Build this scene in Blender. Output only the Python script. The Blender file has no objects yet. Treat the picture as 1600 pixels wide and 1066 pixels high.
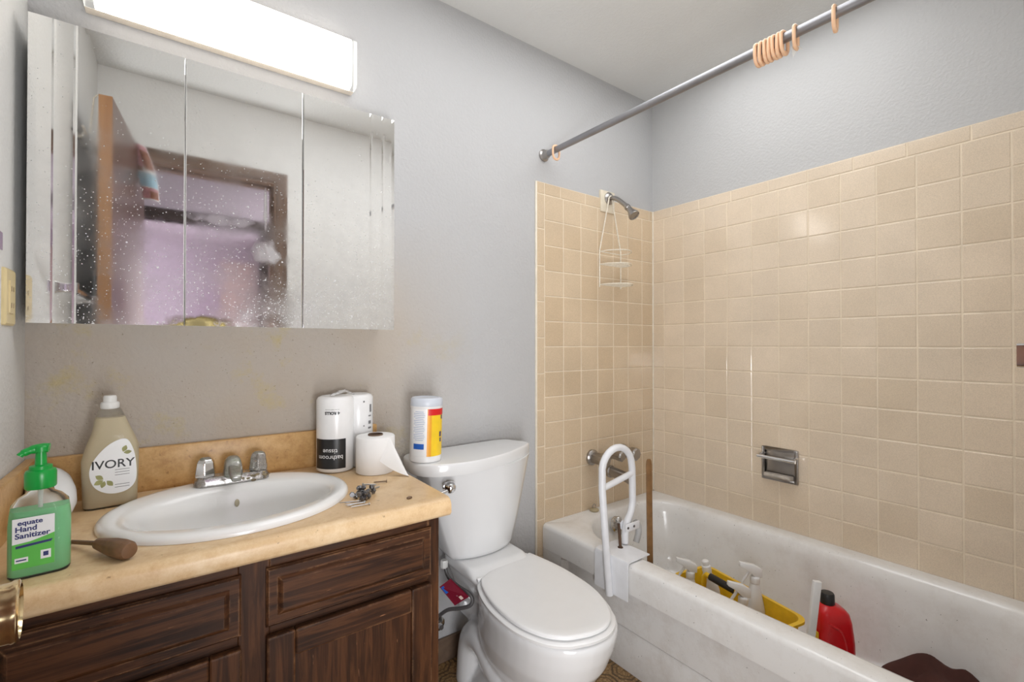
import bpy, bmesh, math, random
from mathutils import Vector, Matrix
R = math.radians
random.seed(7)
SC = bpy.context.scene
COL = SC.collection

# ------------------------------------------------------------------ camera
cam = bpy.data.cameras.new('camera')
cam.sensor_width = 36.0
cam.lens = 725.07 / 1600 * 36.0
cam.clip_start = 0.02
cam_o = bpy.data.objects.new('camera', cam)
COL.objects.link(cam_o)
CZ = 1.165
cam_o.location = (0, 0, CZ)
cam_o.rotation_euler = (R(90 + 0.435), 0, R(-36.392))
SC.camera = cam_o

# ------------------------------------------------------------------ world, lights, exposure
w = bpy.data.worlds.new('world'); SC.world = w; w.use_nodes = True
w.node_tree.nodes['Background'].inputs[0].default_value = (0.9, 0.95, 1, 1)
w.node_tree.nodes['Background'].inputs[1].default_value = 0.3
vs = SC.view_settings
vs.view_transform = 'Standard'; vs.look = 'None'; vs.gamma = 1.0; vs.use_curve_mapping = False
vs.exposure = -0.13

def area(name, loc, rot, sx, sy, power, col=(1, 1, 1), spread=180):
    l = bpy.data.lights.new(name, 'AREA'); l.shape = 'RECTANGLE'; l.size = sx; l.size_y = sy
    l.energy = power; l.color = col; l.spread = R(spread)
    o = bpy.data.objects.new(name, l); COL.objects.link(o)
    o.location = loc; o.rotation_euler = rot
    return o
FIXTURE_EMIT = 5.5
area('ceiling_fill', (1.15, 0.85, 2.425), (0, 0, 0), 1.5, 0.75, 12.5, (0.98, 0.99, 1.0))  # unseen fill added to brighten the room evenly from above
area('upward_fill', (0.17, -0.02, 0.98), (R(152), 0, R(-30)), 0.35, 0.25, 11, (0.96, 0.98, 1.0))  # unseen fill added near the camera, aimed up to lift the ceiling
area('hall_fill', (0.9, -0.6, 2.42), (0, 0, 0), 0.9, 0.5, 5, (1.0, 0.98, 0.97))  # unseen fill added so the mirrored hall is not dark
area('doorway_low_fill', (0.20, -0.13, 0.58), (R(90), 0, R(-64)), 0.5, 0.95, 19, (0.97, 0.985, 1.0))  # unseen low fill added in the doorway for vanity, toilet and tub
area('bedroom_fill', (1.6, -2.6, 1.5), (R(90), 0, R(60)), 1.2, 1.2, 80, (0.97, 0.97, 1.0))  # unseen fill added out of view to light the bedroom

# ------------------------------------------------------------------ materials
def srgb(r, g, b):
    f = lambda c: (c / 255 / 12.92) if c / 255 <= 0.04045 else ((c / 255 + 0.055) / 1.055) ** 2.4
    return (f(r), f(g), f(b))

class NT:
    def __init__(s, name):
        s.m = bpy.data.materials.new(name); s.m.use_nodes = True
        s.t = s.m.node_tree; s.n = s.t.nodes; s.b = s.n['Principled BSDF']
    def add(s, typ, **kw):
        n = s.n.new(typ)
        for k, v in kw.items(): setattr(n, k, v)
        return n
    def link(s, a, b): s.t.links.new(a, b)
    def coord(s, scale=(1, 1, 1), kind='Object'):
        c = s.add('ShaderNodeTexCoord'); m = s.add('ShaderNodeMapping')
        m.inputs['Scale'].default_value = scale
        s.link(c.outputs[kind], m.inputs[0]); return m.outputs[0]
    def noise(s, scale, detail=4, vec=None, rough=0.5, dist=0.0):
        n = s.add('ShaderNodeTexNoise'); n.inputs['Scale'].default_value = scale
        n.inputs['Detail'].default_value = detail; n.inputs['Roughness'].default_value = rough
        n.inputs['Distortion'].default_value = dist
        s.link(vec if vec is not None else s.coord(), n.inputs['Vector']); return n.outputs['Fac']
    def ramp(s, fac, stops):
        r = s.add('ShaderNodeValToRGB'); e = r.color_ramp.elements
        while len(e) < len(stops): e.new(0.5)
        for i, (p, c) in enumerate(stops):
            e[i].position = p
            c = c if isinstance(c, tuple) else (c, c, c)
            e[i].color = (c[0], c[1], c[2], 1)
        s.link(fac, r.inputs[0]); return r.outputs[0]
    def mix(s, fac, a, b, mode='MIX'):
        n = s.add('ShaderNodeMix', data_type='RGBA', blend_type=mode)
        for v, i in ((fac, 0), (a, 6), (b, 7)):
            if hasattr(v, 'links') or hasattr(v, 'is_linked'): s.link(v, n.inputs[i])
            elif isinstance(v, (int, float)): n.inputs[i].default_value = v
            else: n.inputs[i].default_value = (v[0], v[1], v[2], 1)
        return n.outputs[2]
    def math(s, op, a, b=0.0):
        n = s.add('ShaderNodeMath', operation=op)
        for v, i in ((a, 0), (b, 1)):
            if isinstance(v, (int, float)): n.inputs[i].default_value = v
            else: s.link(v, n.inputs[i])
        return n.outputs[0]
    def bump(s, h, strength=0.2, dist=0.002):
        n = s.add('ShaderNodeBump'); n.inputs['Strength'].default_value = strength
        n.inputs['Distance'].default_value = dist
        s.link(h, n.inputs['Height']); s.link(n.outputs[0], s.b.inputs['Normal'])
    def set(s, **kw):
        names = dict(col='Base Color', rough='Roughness', metal='Metallic', trans='Transmission Weight', ior='IOR',
                     coat='Coat Weight', spec='Specular IOR Level', sss='Subsurface Weight', emit='Emission Color',
                     estr='Emission Strength', alpha='Alpha')
        for k, v in kw.items():
            i = s.b.inputs[names[k]]
            if hasattr(v, 'links') or hasattr(v, 'is_linked'): s.link(v, i)
            elif isinstance(v, (int, float)): i.default_value = v
            else: i.default_value = (v[0], v[1], v[2], 1)
        return s

def mul(c, k): return tuple(x * k for x in c)

def plain(name, col, rough=0.5, metal=0.0, var=0.08, scale=30, bump=0, bscale=200, **kw):
    t = NT(name); t.set(rough=rough, metal=metal, **kw)
    f = t.noise(scale, 3)
    t.set(col=t.ramp(f, [(0.3, mul(col, 1 - var)), (0.7, mul(col, 1 + var * 0.5))]))
    if bump: t.bump(t.noise(bscale, 2), bump, 0.001)
    return t.m

def wall_paint(name, col, stain=None, stain_box=None):
    t = NT(name); t.set(rough=0.55, spec=0.3)
    c = t.ramp(t.noise(2.2, 4), [(0.3, mul(col, 0.96)), (0.7, col)])
    if stain:
        # yellowed, soiled paint: blotches that only sit in the splash zone round the vanity
        tc = t.add('ShaderNodeTexCoord'); sep = t.add('ShaderNodeSeparateXYZ'); t.link(tc.outputs['Object'], sep.inputs[0])
        def band(o, a, b, c_, d):
            m1 = t.add('ShaderNodeMapRange'); m1.inputs[1].default_value = a; m1.inputs[2].default_value = b; t.link(o, m1.inputs[0])
            m2 = t.add('ShaderNodeMapRange'); m2.inputs[1].default_value = c_; m2.inputs[2].default_value = d
            m2.inputs[3].default_value = 1; m2.inputs[4].default_value = 0; t.link(o, m2.inputs[0])
            return t.math('MULTIPLY', m1.outputs[0], m2.outputs[0])
        x0, x1, x2, x3, z0, z1, z2, z3 = stain_box
        msk = t.math('MULTIPLY', band(sep.outputs[0], x0, x1, x2, x3), band(sep.outputs[2], z0, z1, z2, z3))
        base = t.math('MULTIPLY', msk, t.ramp(t.noise(3.5, 5, rough=0.6), [(0.25, 0.55), (0.7, 1.0)]))
        c = t.mix(base, c, stain)
        blot = t.math('MULTIPLY', msk, t.ramp(t.noise(5.0, 6, rough=0.7), [(0.56, 0.0), (0.68, 0.65)]))
        c = t.mix(blot, c, srgb(188, 172, 118))
        sp = t.ramp(t.noise(160, 2), [(0.70, 0.0), (0.76, 0.6)])
        c = t.mix(t.math('MULTIPLY', msk, sp), c, srgb(120, 105, 85))
    t.set(col=c)
    h = t.noise(95, 3, rough=0.45)
    t.bump(t.ramp(h, [(0.38, 0.0), (0.62, 1.0)]), 0.30, 0.0025)
    return t.m

def wood_dark(name, axis):
    t = NT(name); t.set(rough=0.5, spec=0.22)
    sc = {'x': (1.2, 22, 22), 'z': (22, 22, 1.2)}[axis]
    v = t.coord(sc)
    g = t.noise(3.0, 8, v, 0.65, 0.6)
    c = t.ramp(g, [(0.30, srgb(24, 14, 9)), (0.46, srgb(44, 26, 16)), (0.60, srgb(82, 51, 30)), (0.75, srgb(34, 20, 13))])
    patch = t.ramp(t.noise(6, 4), [(0.35, 0.0), (0.7, 1.0)])
    c = t.mix(t.math('MULTIPLY', patch, 0.40), c, srgb(96, 58, 32))
    # worn edges where the varnish rubbed off
    bv = t.add('ShaderNodeBevel', samples=4); bv.inputs['Radius'].default_value = 0.005
    ge = t.add('ShaderNodeNewGeometry'); dt = t.add('ShaderNodeVectorMath', operation='DOT_PRODUCT')
    t.link(bv.outputs[0], dt.inputs[0]); t.link(ge.outputs['Normal'], dt.inputs[1])
    edge = t.ramp(dt.outputs['Value'], [(0.86, 1.0), (0.995, 0.0)])
    wear = t.math('MULTIPLY', edge, t.ramp(t.noise(13, 6, rough=0.75), [(0.47, 0.0), (0.60, 1.0)]))
    c = t.mix(wear, c, srgb(168, 124, 88))
    sv = t.coord({'x': (8, 110, 110), 'z': (110, 110, 8)}[axis])
    scr = t.ramp(t.noise(2.0, 3, sv), [(0.735, 0.0), (0.76, 0.8)])
    c = t.mix(scr, c, srgb(170, 120, 84))
    t.set(col=c)
    t.bump(g, 0.25, 0.002)
    return t.m

def laminate(name):
    t = NT(name); t.set(rough=0.33, spec=0.4)
    c = t.ramp(t.noise(24, 6, rough=0.75), [(0.3, srgb(204, 168, 124)), (0.5, srgb(222, 192, 150)), (0.72, srgb(236, 212, 176))])
    c = t.mix(t.ramp(t.noise(6, 4, rough=0.7), [(0.50, 0.0), (0.72, 0.55)]), c, srgb(196, 152, 98))
    sp = t.ramp(t.noise(75, 3), [(0.71, 0.0), (0.76, 0.6)])
    c = t.mix(sp, c, srgb(112, 80, 52))
    t.set(col=c); return t.m

def laminate_dark(name):
    t = NT(name); t.set(rough=0.35, spec=0.4)
    c = t.ramp(t.noise(30, 6, rough=0.75), [(0.3, srgb(184, 140, 88)), (0.5, srgb(206, 164, 108)), (0.72, srgb(222, 184, 130))])
    sp = t.ramp(t.noise(90, 3), [(0.66, 0.0), (0.74, 0.6)])
    c = t.mix(sp, c, srgb(140, 100, 62))
    t.set(col=c); return t.m

def tile_mat(name, c1, c2):
    t = NT(name)
    g = t.add('ShaderNodeNewGeometry')
    rr = t.ramp(g.outputs['Random Per Island'], [(0.0, c1), (0.5, mul(c1, 1.05)), (1.0, c2)])
    sp = t.ramp(t.noise(420, 2), [(0.35, 0.90), (0.62, 1.03)])
    dirt = t.ramp(t.noise(3.0, 4, rough=0.6), [(0.35, 0.90), (0.7, 1.02)])
    c = t.mix(1.0, rr, sp, 'MULTIPLY'); c = t.mix(1.0, c, dirt, 'MULTIPLY')
    t.set(col=c, rough=0.11, spec=0.5)
    t.bump(t.noise(28, 2), 0.05, 0.002)
    return t.m

def enamel(name, col=(0.80, 0.79, 0.77), dirt=0.0):
    t = NT(name); t.set(rough=0.18, spec=0.5, coat=0.3)
    c = t.ramp(t.noise(4, 3), [(0.3, mul(col, 0.97)), (0.7, col)])
    if dirt:
        d1 = t.ramp(t.noise(9, 6, rough=0.75), [(0.46, 0.0), (0.72, dirt)])
        c = t.mix(d1, c, srgb(160, 140, 120))
        sp = t.ramp(t.noise(130, 2), [(0.735, 0.0), (0.765, 0.8)])
        c = t.mix(sp, c, srgb(95, 85, 78))
    t.set(col=c); return t.m

def metal(name, col, rough=0.12, tarnish=0.0, tcol=(0.2, 0.15, 0.1)):
    t = NT(name); t.set(metal=1.0)
    c = t.ramp(t.noise(18, 4), [(0.3, mul(col, 0.9)), (0.7, col)])
    if tarnish:
        m = t.ramp(t.noise(60, 5, rough=0.7), [(0.45, 0.0), (0.62, tarnish)])
        c = t.mix(m, c, tcol)
        t.set(metal=t.ramp(m, [(0.0, 1.0), (1.0, 0.3)]), rough=t.ramp(m, [(0.0, rough), (1.0, 0.7)]))
    else: t.set(rough=rough)
    t.set(col=c); return t.m

def mirror_mat():
    t = NT('soiled_mirror'); t.set(metal=1.0)
    tc = t.add('ShaderNodeTexCoord'); sep = t.add('ShaderNodeSeparateXYZ'); t.link(tc.outputs['Object'], sep.inputs[0])
    z = sep.outputs[2]   # 0 at the cabinet's lower edge
    lo = t.add('ShaderNodeMapRange'); lo.inputs[1].default_value = 0.62; lo.inputs[2].default_value = 0.0; t.link(z, lo.inputs[0])
    right = t.add('ShaderNodeMapRange'); right.inputs[1].default_value = -0.25; right.inputs[2].default_value = 0.28; t.link(sep.outputs[0], right.inputs[0])
    lo2 = t.math('MULTIPLY', lo.outputs[0], lo.outputs[0])
    patchy = t.ramp(t.noise(7, 3), [(0.35, 0.15), (0.65, 1.0)])
    dens = t.math('MULTIPLY', t.math('ADD', t.math('MULTIPLY', lo2, 0.42), 0.012), patchy)
    def dots(scale, k, rad, strength):
        vo = t.add('ShaderNodeTexVoronoi'); vo.inputs['Scale'].default_value = scale; t.link(t.coord(), vo.inputs['Vector'])
        sc = t.add('ShaderNodeSeparateColor'); t.link(vo.outputs['Color'], sc.inputs[0])
        on = t.math('LESS_THAN', sc.outputs[0], t.math('MULTIPLY', dens, k))
        r_ = t.math('ADD', t.math('MULTIPLY', sc.outputs[1], rad * 0.6), rad * 0.4)
        return t.math('MULTIPLY', t.math('MULTIPLY', on, t.math('LESS_THAN', vo.outputs['Distance'], r_)), strength)
    spk, spk2 = dots(330, 1.3, 0.42, 0.6), dots(120, 0.35, 0.32, 0.75)
    haze = t.math('MULTIPLY', t.ramp(t.noise(5, 5, rough=0.65), [(0.4, 0.03), (0.75, 0.30)]), lo.outputs[0])
    # smeared wipe marks in the middle of the right half
    sm = t.coord((1, 1, 1))
    msk = t.math('MAXIMUM', spk, spk2); msk = t.math('MAXIMUM', msk, haze);
    # smoky wipe smear on the middle door
    def blob(cx, cz, rx, rz, soft):
        dx = t.math('DIVIDE', t.math('SUBTRACT', sep.outputs[0], cx), rx); dz = t.math('DIVIDE', t.math('SUBTRACT', z, cz), rz)
        wob = t.math('MULTIPLY', t.math('SUBTRACT', t.noise(22, 4, dist=0.5), 0.5), 2.6)
        d = t.math('ADD', t.math('ADD', t.math('MULTIPLY', dx, dx), t.math('MULTIPLY', dz, dz)), wob)
        return t.ramp(d, [(0.0, soft), (0.5, soft * 0.5), (1.0, 0.0)])
    msk = t.math('MAXIMUM', msk, blob(0.212, 0.20, 0.040, 0.045, 0.32))
    msk = t.math('MAXIMUM', msk, blob(0.208, 0.31, 0.005, 0.07, 0.3))
    msk = t.math('MAXIMUM', msk, blob(0.11, 0.275, 0.085, 0.018, 0.2))
    # mould along the bottom edge by the middle seam
    mz = t.add('ShaderNodeMapRange'); mz.inputs[1].default_value = 0.034; mz.inputs[2].default_value = 0.0; t.link(z, mz.inputs[0])
    mx = t.add('ShaderNodeMapRange'); mx.inputs[1].default_value = 0.10; mx.inputs[2].default_value = 0.0
    ax = t.math('ABSOLUTE', t.math('SUBTRACT', sep.outputs[0], 0.055)); t.link(ax, mx.inputs[0])
    mo = t.math('MULTIPLY', t.math('MULTIPLY', mz.outputs[0], mx.outputs[0]), 1.3)
    mo = t.math('MULTIPLY', mo, t.ramp(t.noise(26, 5), [(0.30, 0.1), (0.6, 1.0)]))
    mo = t.ramp(mo, [(0.12, 0.0), (0.9, 0.6)])
    c = t.mix(t.math('MINIMUM', t.math('MULTIPLY', msk, 3.0), 1.0), (0.93, 0.935, 0.93), (0.66, 0.66, 0.66))
    c = t.mix(t.math('MINIMUM', t.math('MULTIPLY', mo, 5.0), 1.0), c, srgb(128, 116, 74))
    a = t.math('MAXIMUM', msk, mo)
    t.set(col=c, metal=t.ramp(a, [(0.0, 1.0), (1.0, 0.0)]), rough=t.ramp(a, [(0.0, 0.015), (0.6, 0.5)]))
    return t.m

def floor_mat():
    # vinyl printed with concentric octagon medallions
    t = NT('vinyl_floor'); t.set(rough=0.45)
    tc = t.add('ShaderNodeTexCoord'); sep = t.add('ShaderNodeSeparateXYZ'); t.link(tc.outputs['Object'], sep.inputs[0])
    C_ = 0.105
    def cell(o): return t.math('ABSOLUTE', t.math('SUBTRACT', t.math('FRACT', t.math('DIVIDE', o, C_)), 0.5))
    a, b = cell(sep.outputs[0]), cell(sep.outputs[1])
    d = t.math('MAXIMUM', t.math('MAXIMUM', a, b), t.math('MULTIPLY', t.math('ADD', a, b), 0.72))
    d = t.math('ADD', d, t.math('MULTIPLY', t.math('SUBTRACT', t.noise(60, 3), 0.5), 0.05))
    line = t.ramp(d, [(0.0, 0.7), (0.07, 0.0), (0.24, 0.0), (0.27, 1.0), (0.31, 0.1), (0.37, 0.0), (0.40, 0.9), (0.44, 1.0), (0.47, 0.0)])
    c = t.ramp(t.noise(120, 5, rough=0.8), [(0.32, srgb(84, 62, 40)), (0.52, srgb(146, 114, 74)), (0.72, srgb(204, 178, 132))])
    c = t.mix(t.math('MULTIPLY', line, 0.8), c, srgb(58, 42, 28))
    t.set(col=c); return t.m

M = dict(
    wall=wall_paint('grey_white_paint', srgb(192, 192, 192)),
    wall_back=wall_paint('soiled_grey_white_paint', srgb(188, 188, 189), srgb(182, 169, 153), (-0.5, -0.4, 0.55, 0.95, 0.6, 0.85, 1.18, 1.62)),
    wall_left=wall_paint('left_wall_paint', srgb(222, 222, 220)),  # lighter than the other walls, brightness put into the colour
    wall_front=wall_paint('brightened_wall_paint', srgb(242, 242, 241)),  # paint whitened so the door wall looks better lit in the mirror
    ceiling=wall_paint('ceiling_paint', srgb(226, 226, 224)),
    lilac=wall_paint('lilac_paint', srgb(224, 212, 224)),
    mauve=wall_paint('hall_ceiling_paint', srgb(172, 162, 164)),
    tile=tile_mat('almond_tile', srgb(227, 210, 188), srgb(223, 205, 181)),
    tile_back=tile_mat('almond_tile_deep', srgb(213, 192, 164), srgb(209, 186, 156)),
    blank=plain('ivory_tile', srgb(226, 216, 196), 0.2),
    grout=plain('cream_grout', srgb(231, 216, 193), 0.8, var=0.10, scale=12),
    caulk=plain('white_caulk', srgb(236, 228, 212), 0.5, var=0.1),
    floor=floor_mat(), wood_x=wood_dark('dark_oak_across', 'x'), wood_z=wood_dark('dark_oak_upright', 'z'),
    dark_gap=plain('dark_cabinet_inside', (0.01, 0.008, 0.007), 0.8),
    lam=laminate('sand_laminate'), lam_d=laminate_dark('brown_laminate'),
    china=enamel('vitreous_china', (0.78, 0.785, 0.79)), china_sink=enamel('sink_enamel', (0.88, 0.88, 0.87)),
    tub=enamel('tub_enamel', (0.82, 0.81, 0.795), 0.2), apron=enamel('tub_apron_enamel', (0.79, 0.78, 0.77), 0.28),
    seat=plain('white_seat_plastic', (0.82, 0.82, 0.82), 0.25, var=0.01),
    chrome=metal('chrome', (0.80, 0.80, 0.81), 0.08), chrome_old=metal('pitted_chrome', (0.62, 0.61, 0.60), 0.15, 0.75, (0.16, 0.13, 0.10)),
    chrome_crust=metal('limescaled_chrome', (0.5, 0.5, 0.48), 0.3, 0.95, (0.26, 0.27, 0.20)),
    nickel=metal('dull_nickel', (0.42, 0.40, 0.385), 0.28), rod=metal('grey_steel_rod', (0.36, 0.36, 0.38), 0.48),
    brass=metal('polished_brass', (0.90, 0.72, 0.42), 0.12), black=plain('black_plastic', (0.012, 0.012, 0.013), 0.4),
    peach=plain('peach_plastic', srgb(240, 196, 158), 0.35, var=0.05), clear_white=plain('milky_plastic', (0.75, 0.75, 0.73), 0.3),
    white=plain('white_plastic', (0.80, 0.80, 0.80), 0.35, var=0.02), white_metal=plain('white_enamelled_steel', (0.80, 0.81, 0.84), 0.25, var=0.04),
    wire=plain('white_wire', srgb(232, 224, 208), 0.4, var=0.15, scale=120), brown=plain('brown_lath', srgb(126, 90, 50), 0.6, var=0.25),
    red=plain('red_plastic', srgb(206, 22, 30), 0.3), yellow=plain('yellow_plastic', srgb(236, 192, 40), 0.35, var=0.12),
    cloth=plain('dark_maroon_cloth', srgb(72, 40, 34), 0.95, var=0.35, scale=14, bump=0.6, bscale=90),
    paper=plain('soft_white_paper', (0.86, 0.855, 0.845), 0.9, var=0.02, bump=0.15, bscale=260), card=plain('cardboard_core', srgb(120, 100, 84), 0.9),
    wrap=plain('white_film_wrap', (0.84, 0.84, 0.84), 0.25, var=0.03), black_ink=plain('black_print', (0.014, 0.014, 0.015), 0.35),
    grey_ink=plain('grey_print', srgb(130, 130, 132), 0.5), white_ink=plain('white_print', (0.85, 0.85, 0.85), 0.4),
    blue=plain('blue_print', srgb(32, 96, 190), 0.4), navy=plain('navy_print', srgb(40, 48, 110), 0.4), red_ink=plain('red_print', srgb(214, 30, 32), 0.4),
    label=plain('label_white', (0.84, 0.85, 0.86), 0.35, var=0.02), yellow_ink=plain('yellow_print', srgb(246, 206, 44), 0.35), orange_ink=plain('orange_print', srgb(240, 168, 40), 0.35),
    green=plain('green_plastic', srgb(16, 156, 62), 0.3), green_ink=plain('green_print', srgb(92, 190, 74), 0.4), leaf=plain('leaf_print', srgb(160, 160, 104), 0.5, var=0.3),
    pink=plain('pink_print', srgb(230, 208, 196), 0.5), maroon=plain('maroon_tag', srgb(120, 20, 44), 0.4),
    hose=plain('braided_grey_hose', srgb(96, 94, 94), 0.35, var=0.3, scale=300), ivory=plain('ivory_plate', srgb(224, 206, 158), 0.35, var=0.05),
    iron=metal('dark_steel', (0.22, 0.22, 0.23), 0.35), zinc=metal('zinc_steel', (0.55, 0.55, 0.55), 0.3), rust=plain('brown_steel', srgb(108, 84, 62), 0.5),
    handle_wood=plain('dark_handle_wood', srgb(118, 86, 60), 0.45, var=0.3, scale=50), door=None, frame_white=plain('white_steel_pan', srgb(226, 214, 198), 0.4),
    base_wood=plain('brown_baseboard', srgb(112, 92, 76), 0.6, var=0.25), curtain_grey=plain('cream_door_paint', srgb(240, 224, 208), 0.5),
    hall_carpet=plain('hall_carpet', srgb(150, 130, 118), 0.95, var=0.2),
)
def door_wood(name, axis, a, b):
    t = NT(name); t.set(rough=0.3, spec=0.5)
    v = t.coord((1.0, 18, 18) if axis == 'x' else (18, 18, 1.0))
    g = t.noise(2.5, 7, v, 0.6, 0.5)
    t.set(col=t.ramp(g, [(0.3, a), (0.7, b)])); t.bump(g, 0.12, 0.001); return t.m
M['door'] = door_wood('brown_door_veneer', 'z', srgb(70, 46, 38), srgb(108, 78, 64))
M['door_edge'] = door_wood('tan_door_edge', 'z', srgb(164, 116, 76), srgb(192, 146, 102))
M['casing'] = door_wood('brown_casing', 'x', srgb(84, 62, 48), srgb(130, 102, 82))
M['casing_z'] = door_wood('brown_casing_upright', 'z', srgb(84, 62, 48), srgb(130, 102, 82))
M['casing_dark'] = door_wood('dark_casing', 'x', srgb(48, 34, 30), srgb(80, 60, 52))
def lens():
    t = NT('lit_acrylic_lens'); t.set(col=(0.9, 0.9, 0.9), rough=0.3)
    t.set(emit=(1.0, 0.93, 0.84), estr=FIXTURE_EMIT); return t.m
M['lens'] = lens()
M['lens_end'] = NT('prismatic_acrylic').set(col=(0.86, 0.87, 0.86), rough=0.35, trans=0.25).m
M['lens_end'].node_tree  # ribbed ends of the acrylic
def liquid(name, col, trans=0.8, rough=0.05, ior=1.33):
    t = NT(name); f = t.noise(12, 2)
    t.set(col=t.ramp(f, [(0.3, mul(col, 0.97)), (0.7, col)]), trans=trans, rough=rough, ior=ior); return t.m
M['clear'] = liquid('clear_plastic', (0.95, 0.97, 0.95), 0.95, 0.04, 1.12)
M['gel'] = liquid('green_gel', srgb(150, 236, 172), 0.3, 0.1, 1.2)
M['soap'] = liquid('amber_soap', srgb(238, 222, 188), 0.3, 0.1, 1.15)
M['mirror'] = mirror_mat()
M['mirror_edge'] = NT('ground_glass_edge').set(col=(0.80, 0.84, 0.83), rough=0.25).m

# ------------------------------------------------------------------ mesh helpers
class MB:
    def __init__(s): s.v = []; s.f = []; s.mi = []
    def add(s, verts, faces, mi=0):
        o = len(s.v); s.v += [tuple(v) for v in verts]; s.f += [tuple(i + o for i in f) for f in faces]; s.mi += [mi] * len(faces); return s
    def box(s, lo, hi, mi=0):
        (a, b, c), (d, e, f) = lo, hi
        return s.add([(a, b, c), (d, b, c), (d, e, c), (a, e, c), (a, b, f), (d, b, f), (d, e, f), (a, e, f)],
                     [(0, 3, 2, 1), (4, 5, 6, 7), (0, 1, 5, 4), (1, 2, 6, 5), (2, 3, 7, 6), (3, 0, 4, 7)], mi)
    def loft(s, loops, cap0=True, cap1=True, closed=True, mi=0):
        n = len(loops[0]); v = [p for l in loops for p in l]; f = []
        for i in range(len(loops) - 1):
            for j in range(n if closed else n - 1):
                k = (j + 1) % n
                f.append((i * n + j, i * n + k, (i + 1) * n + k, (i + 1) * n + j))
        if cap0: f.append(tuple(reversed(range(n))))
        if cap1: f.append(tuple(range((len(loops) - 1) * n, len(loops) * n)))
        return s.add(v, f, mi)
    def lathe(s, prof, seg=32, c=(0, 0, 0), axis='z', mi=0, cap=True):
        loops = []
        for r, z in prof:
            l = []
            for i in range(seg):
                a = 2 * math.pi * i / seg; x, y = r * math.cos(a), r * math.sin(a)
                p = {'z': (x, y, z), 'y': (x, z, -y), 'x': (z, x, y)}[axis]
                l.append((p[0] + c[0], p[1] + c[1], p[2] + c[2]))
            loops.append(l)
        return s.loft(loops, cap, cap, mi=mi)
    def tube(s, pts, r, seg=12, closed=False, mi=0, cap=True):
        P = [Vector(p) for p in pts]; n = len(P)
        rr = r if isinstance(r, (list, tuple)) else [r] * n
        T = []
        for i in range(n):
            a = P[(i - 1) % n] if (closed or i > 0) else P[i]
            b = P[(i + 1) % n] if (closed or i < n - 1) else P[i]
            T.append((b - a).normalized())
        u = T[0].orthogonal().normalized(); loops = []
        for i in range(n):
            u = (u - T[i] * u.dot(T[i]))
            u = u.normalized() if u.length > 1e-6 else T[i].orthogonal().normalized()
            w_ = T[i].cross(u)
            loops.append([P[i] + (u * math.cos(2 * math.pi * k / seg) + w_ * math.sin(2 * math.pi * k / seg)) * rr[i] for k in range(seg)])
        if closed: loops.append(loops[0])
        return s.loft(loops, cap and not closed, cap and not closed, mi=mi)
    def ball(s, c, r, seg=20, rings=12, sc=(1, 1, 1), mi=0):
        prof = [(max(1e-4, r * math.sin(math.pi * i / rings)), -r * math.cos(math.pi * i / rings)) for i in range(rings + 1)]
        o = MB().lathe(prof, seg)
        return s.add([(c[0] + x * sc[0], c[1] + y * sc[1], c[2] + z * sc[2]) for x, y, z in o.v], o.f, mi)
    def xf(s, m):
        s.v = [tuple(m @ Vector(p)) for p in s.v]; return s
    def shift(s, d):
        s.v = [(x + d[0], y + d[1], z + d[2]) for x, y, z in s.v]; return s

def smooth_path(pts, n=8, closed=False):
    P = [Vector(p) for p in pts]; out = []
    N = len(P); rng = range(N if closed else N - 1)
    g = lambda i: P[i % N] if closed else P[max(0, min(N - 1, i))]
    for i in rng:
        a, b, c, d = g(i - 1), g(i), g(i + 1), g(i + 2)
        for k in range(n):
            t = k / n
            out.append(0.5 * ((2 * b) + (c - a) * t + (2 * a - 5 * b + 4 * c - d) * t * t + (3 * b - a - 3 * c + d) * t ** 3))
    if not closed: out.append(P[-1])
    return out

def rrect(x0, y0, x1, y1, r, k=8):
    rs = r if isinstance(r, (list, tuple)) else [r] * 4
    out = []
    for (cx, cy, sx, sy, a0), q in zip(((x0, y0, 1, 1, 180), (x1, y0, -1, 1, 270), (x1, y1, -1, -1, 0), (x0, y1, 1, -1, 90)), rs):
        for i in range(k):
            a = R(a0 + 90 * i / (k - 1))
            out.append((cx + sx * q + q * math.cos(a), cy + sy * q + q * math.sin(a)))
    return out

def thing(name, label=None, cat=None, loc=(0, 0, 0), rz=0.0, group=None, kind=None, rot=None):
    o = bpy.data.objects.new(name, None); COL.objects.link(o); o.empty_display_size = 0.05
    o.location = loc; o.rotation_euler = rot if rot else (0, 0, rz)
    if label: o['label'] = label
    if cat: o['category'] = cat
    if group: o['group'] = group
    if kind: o['kind'] = kind
    return o

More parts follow.
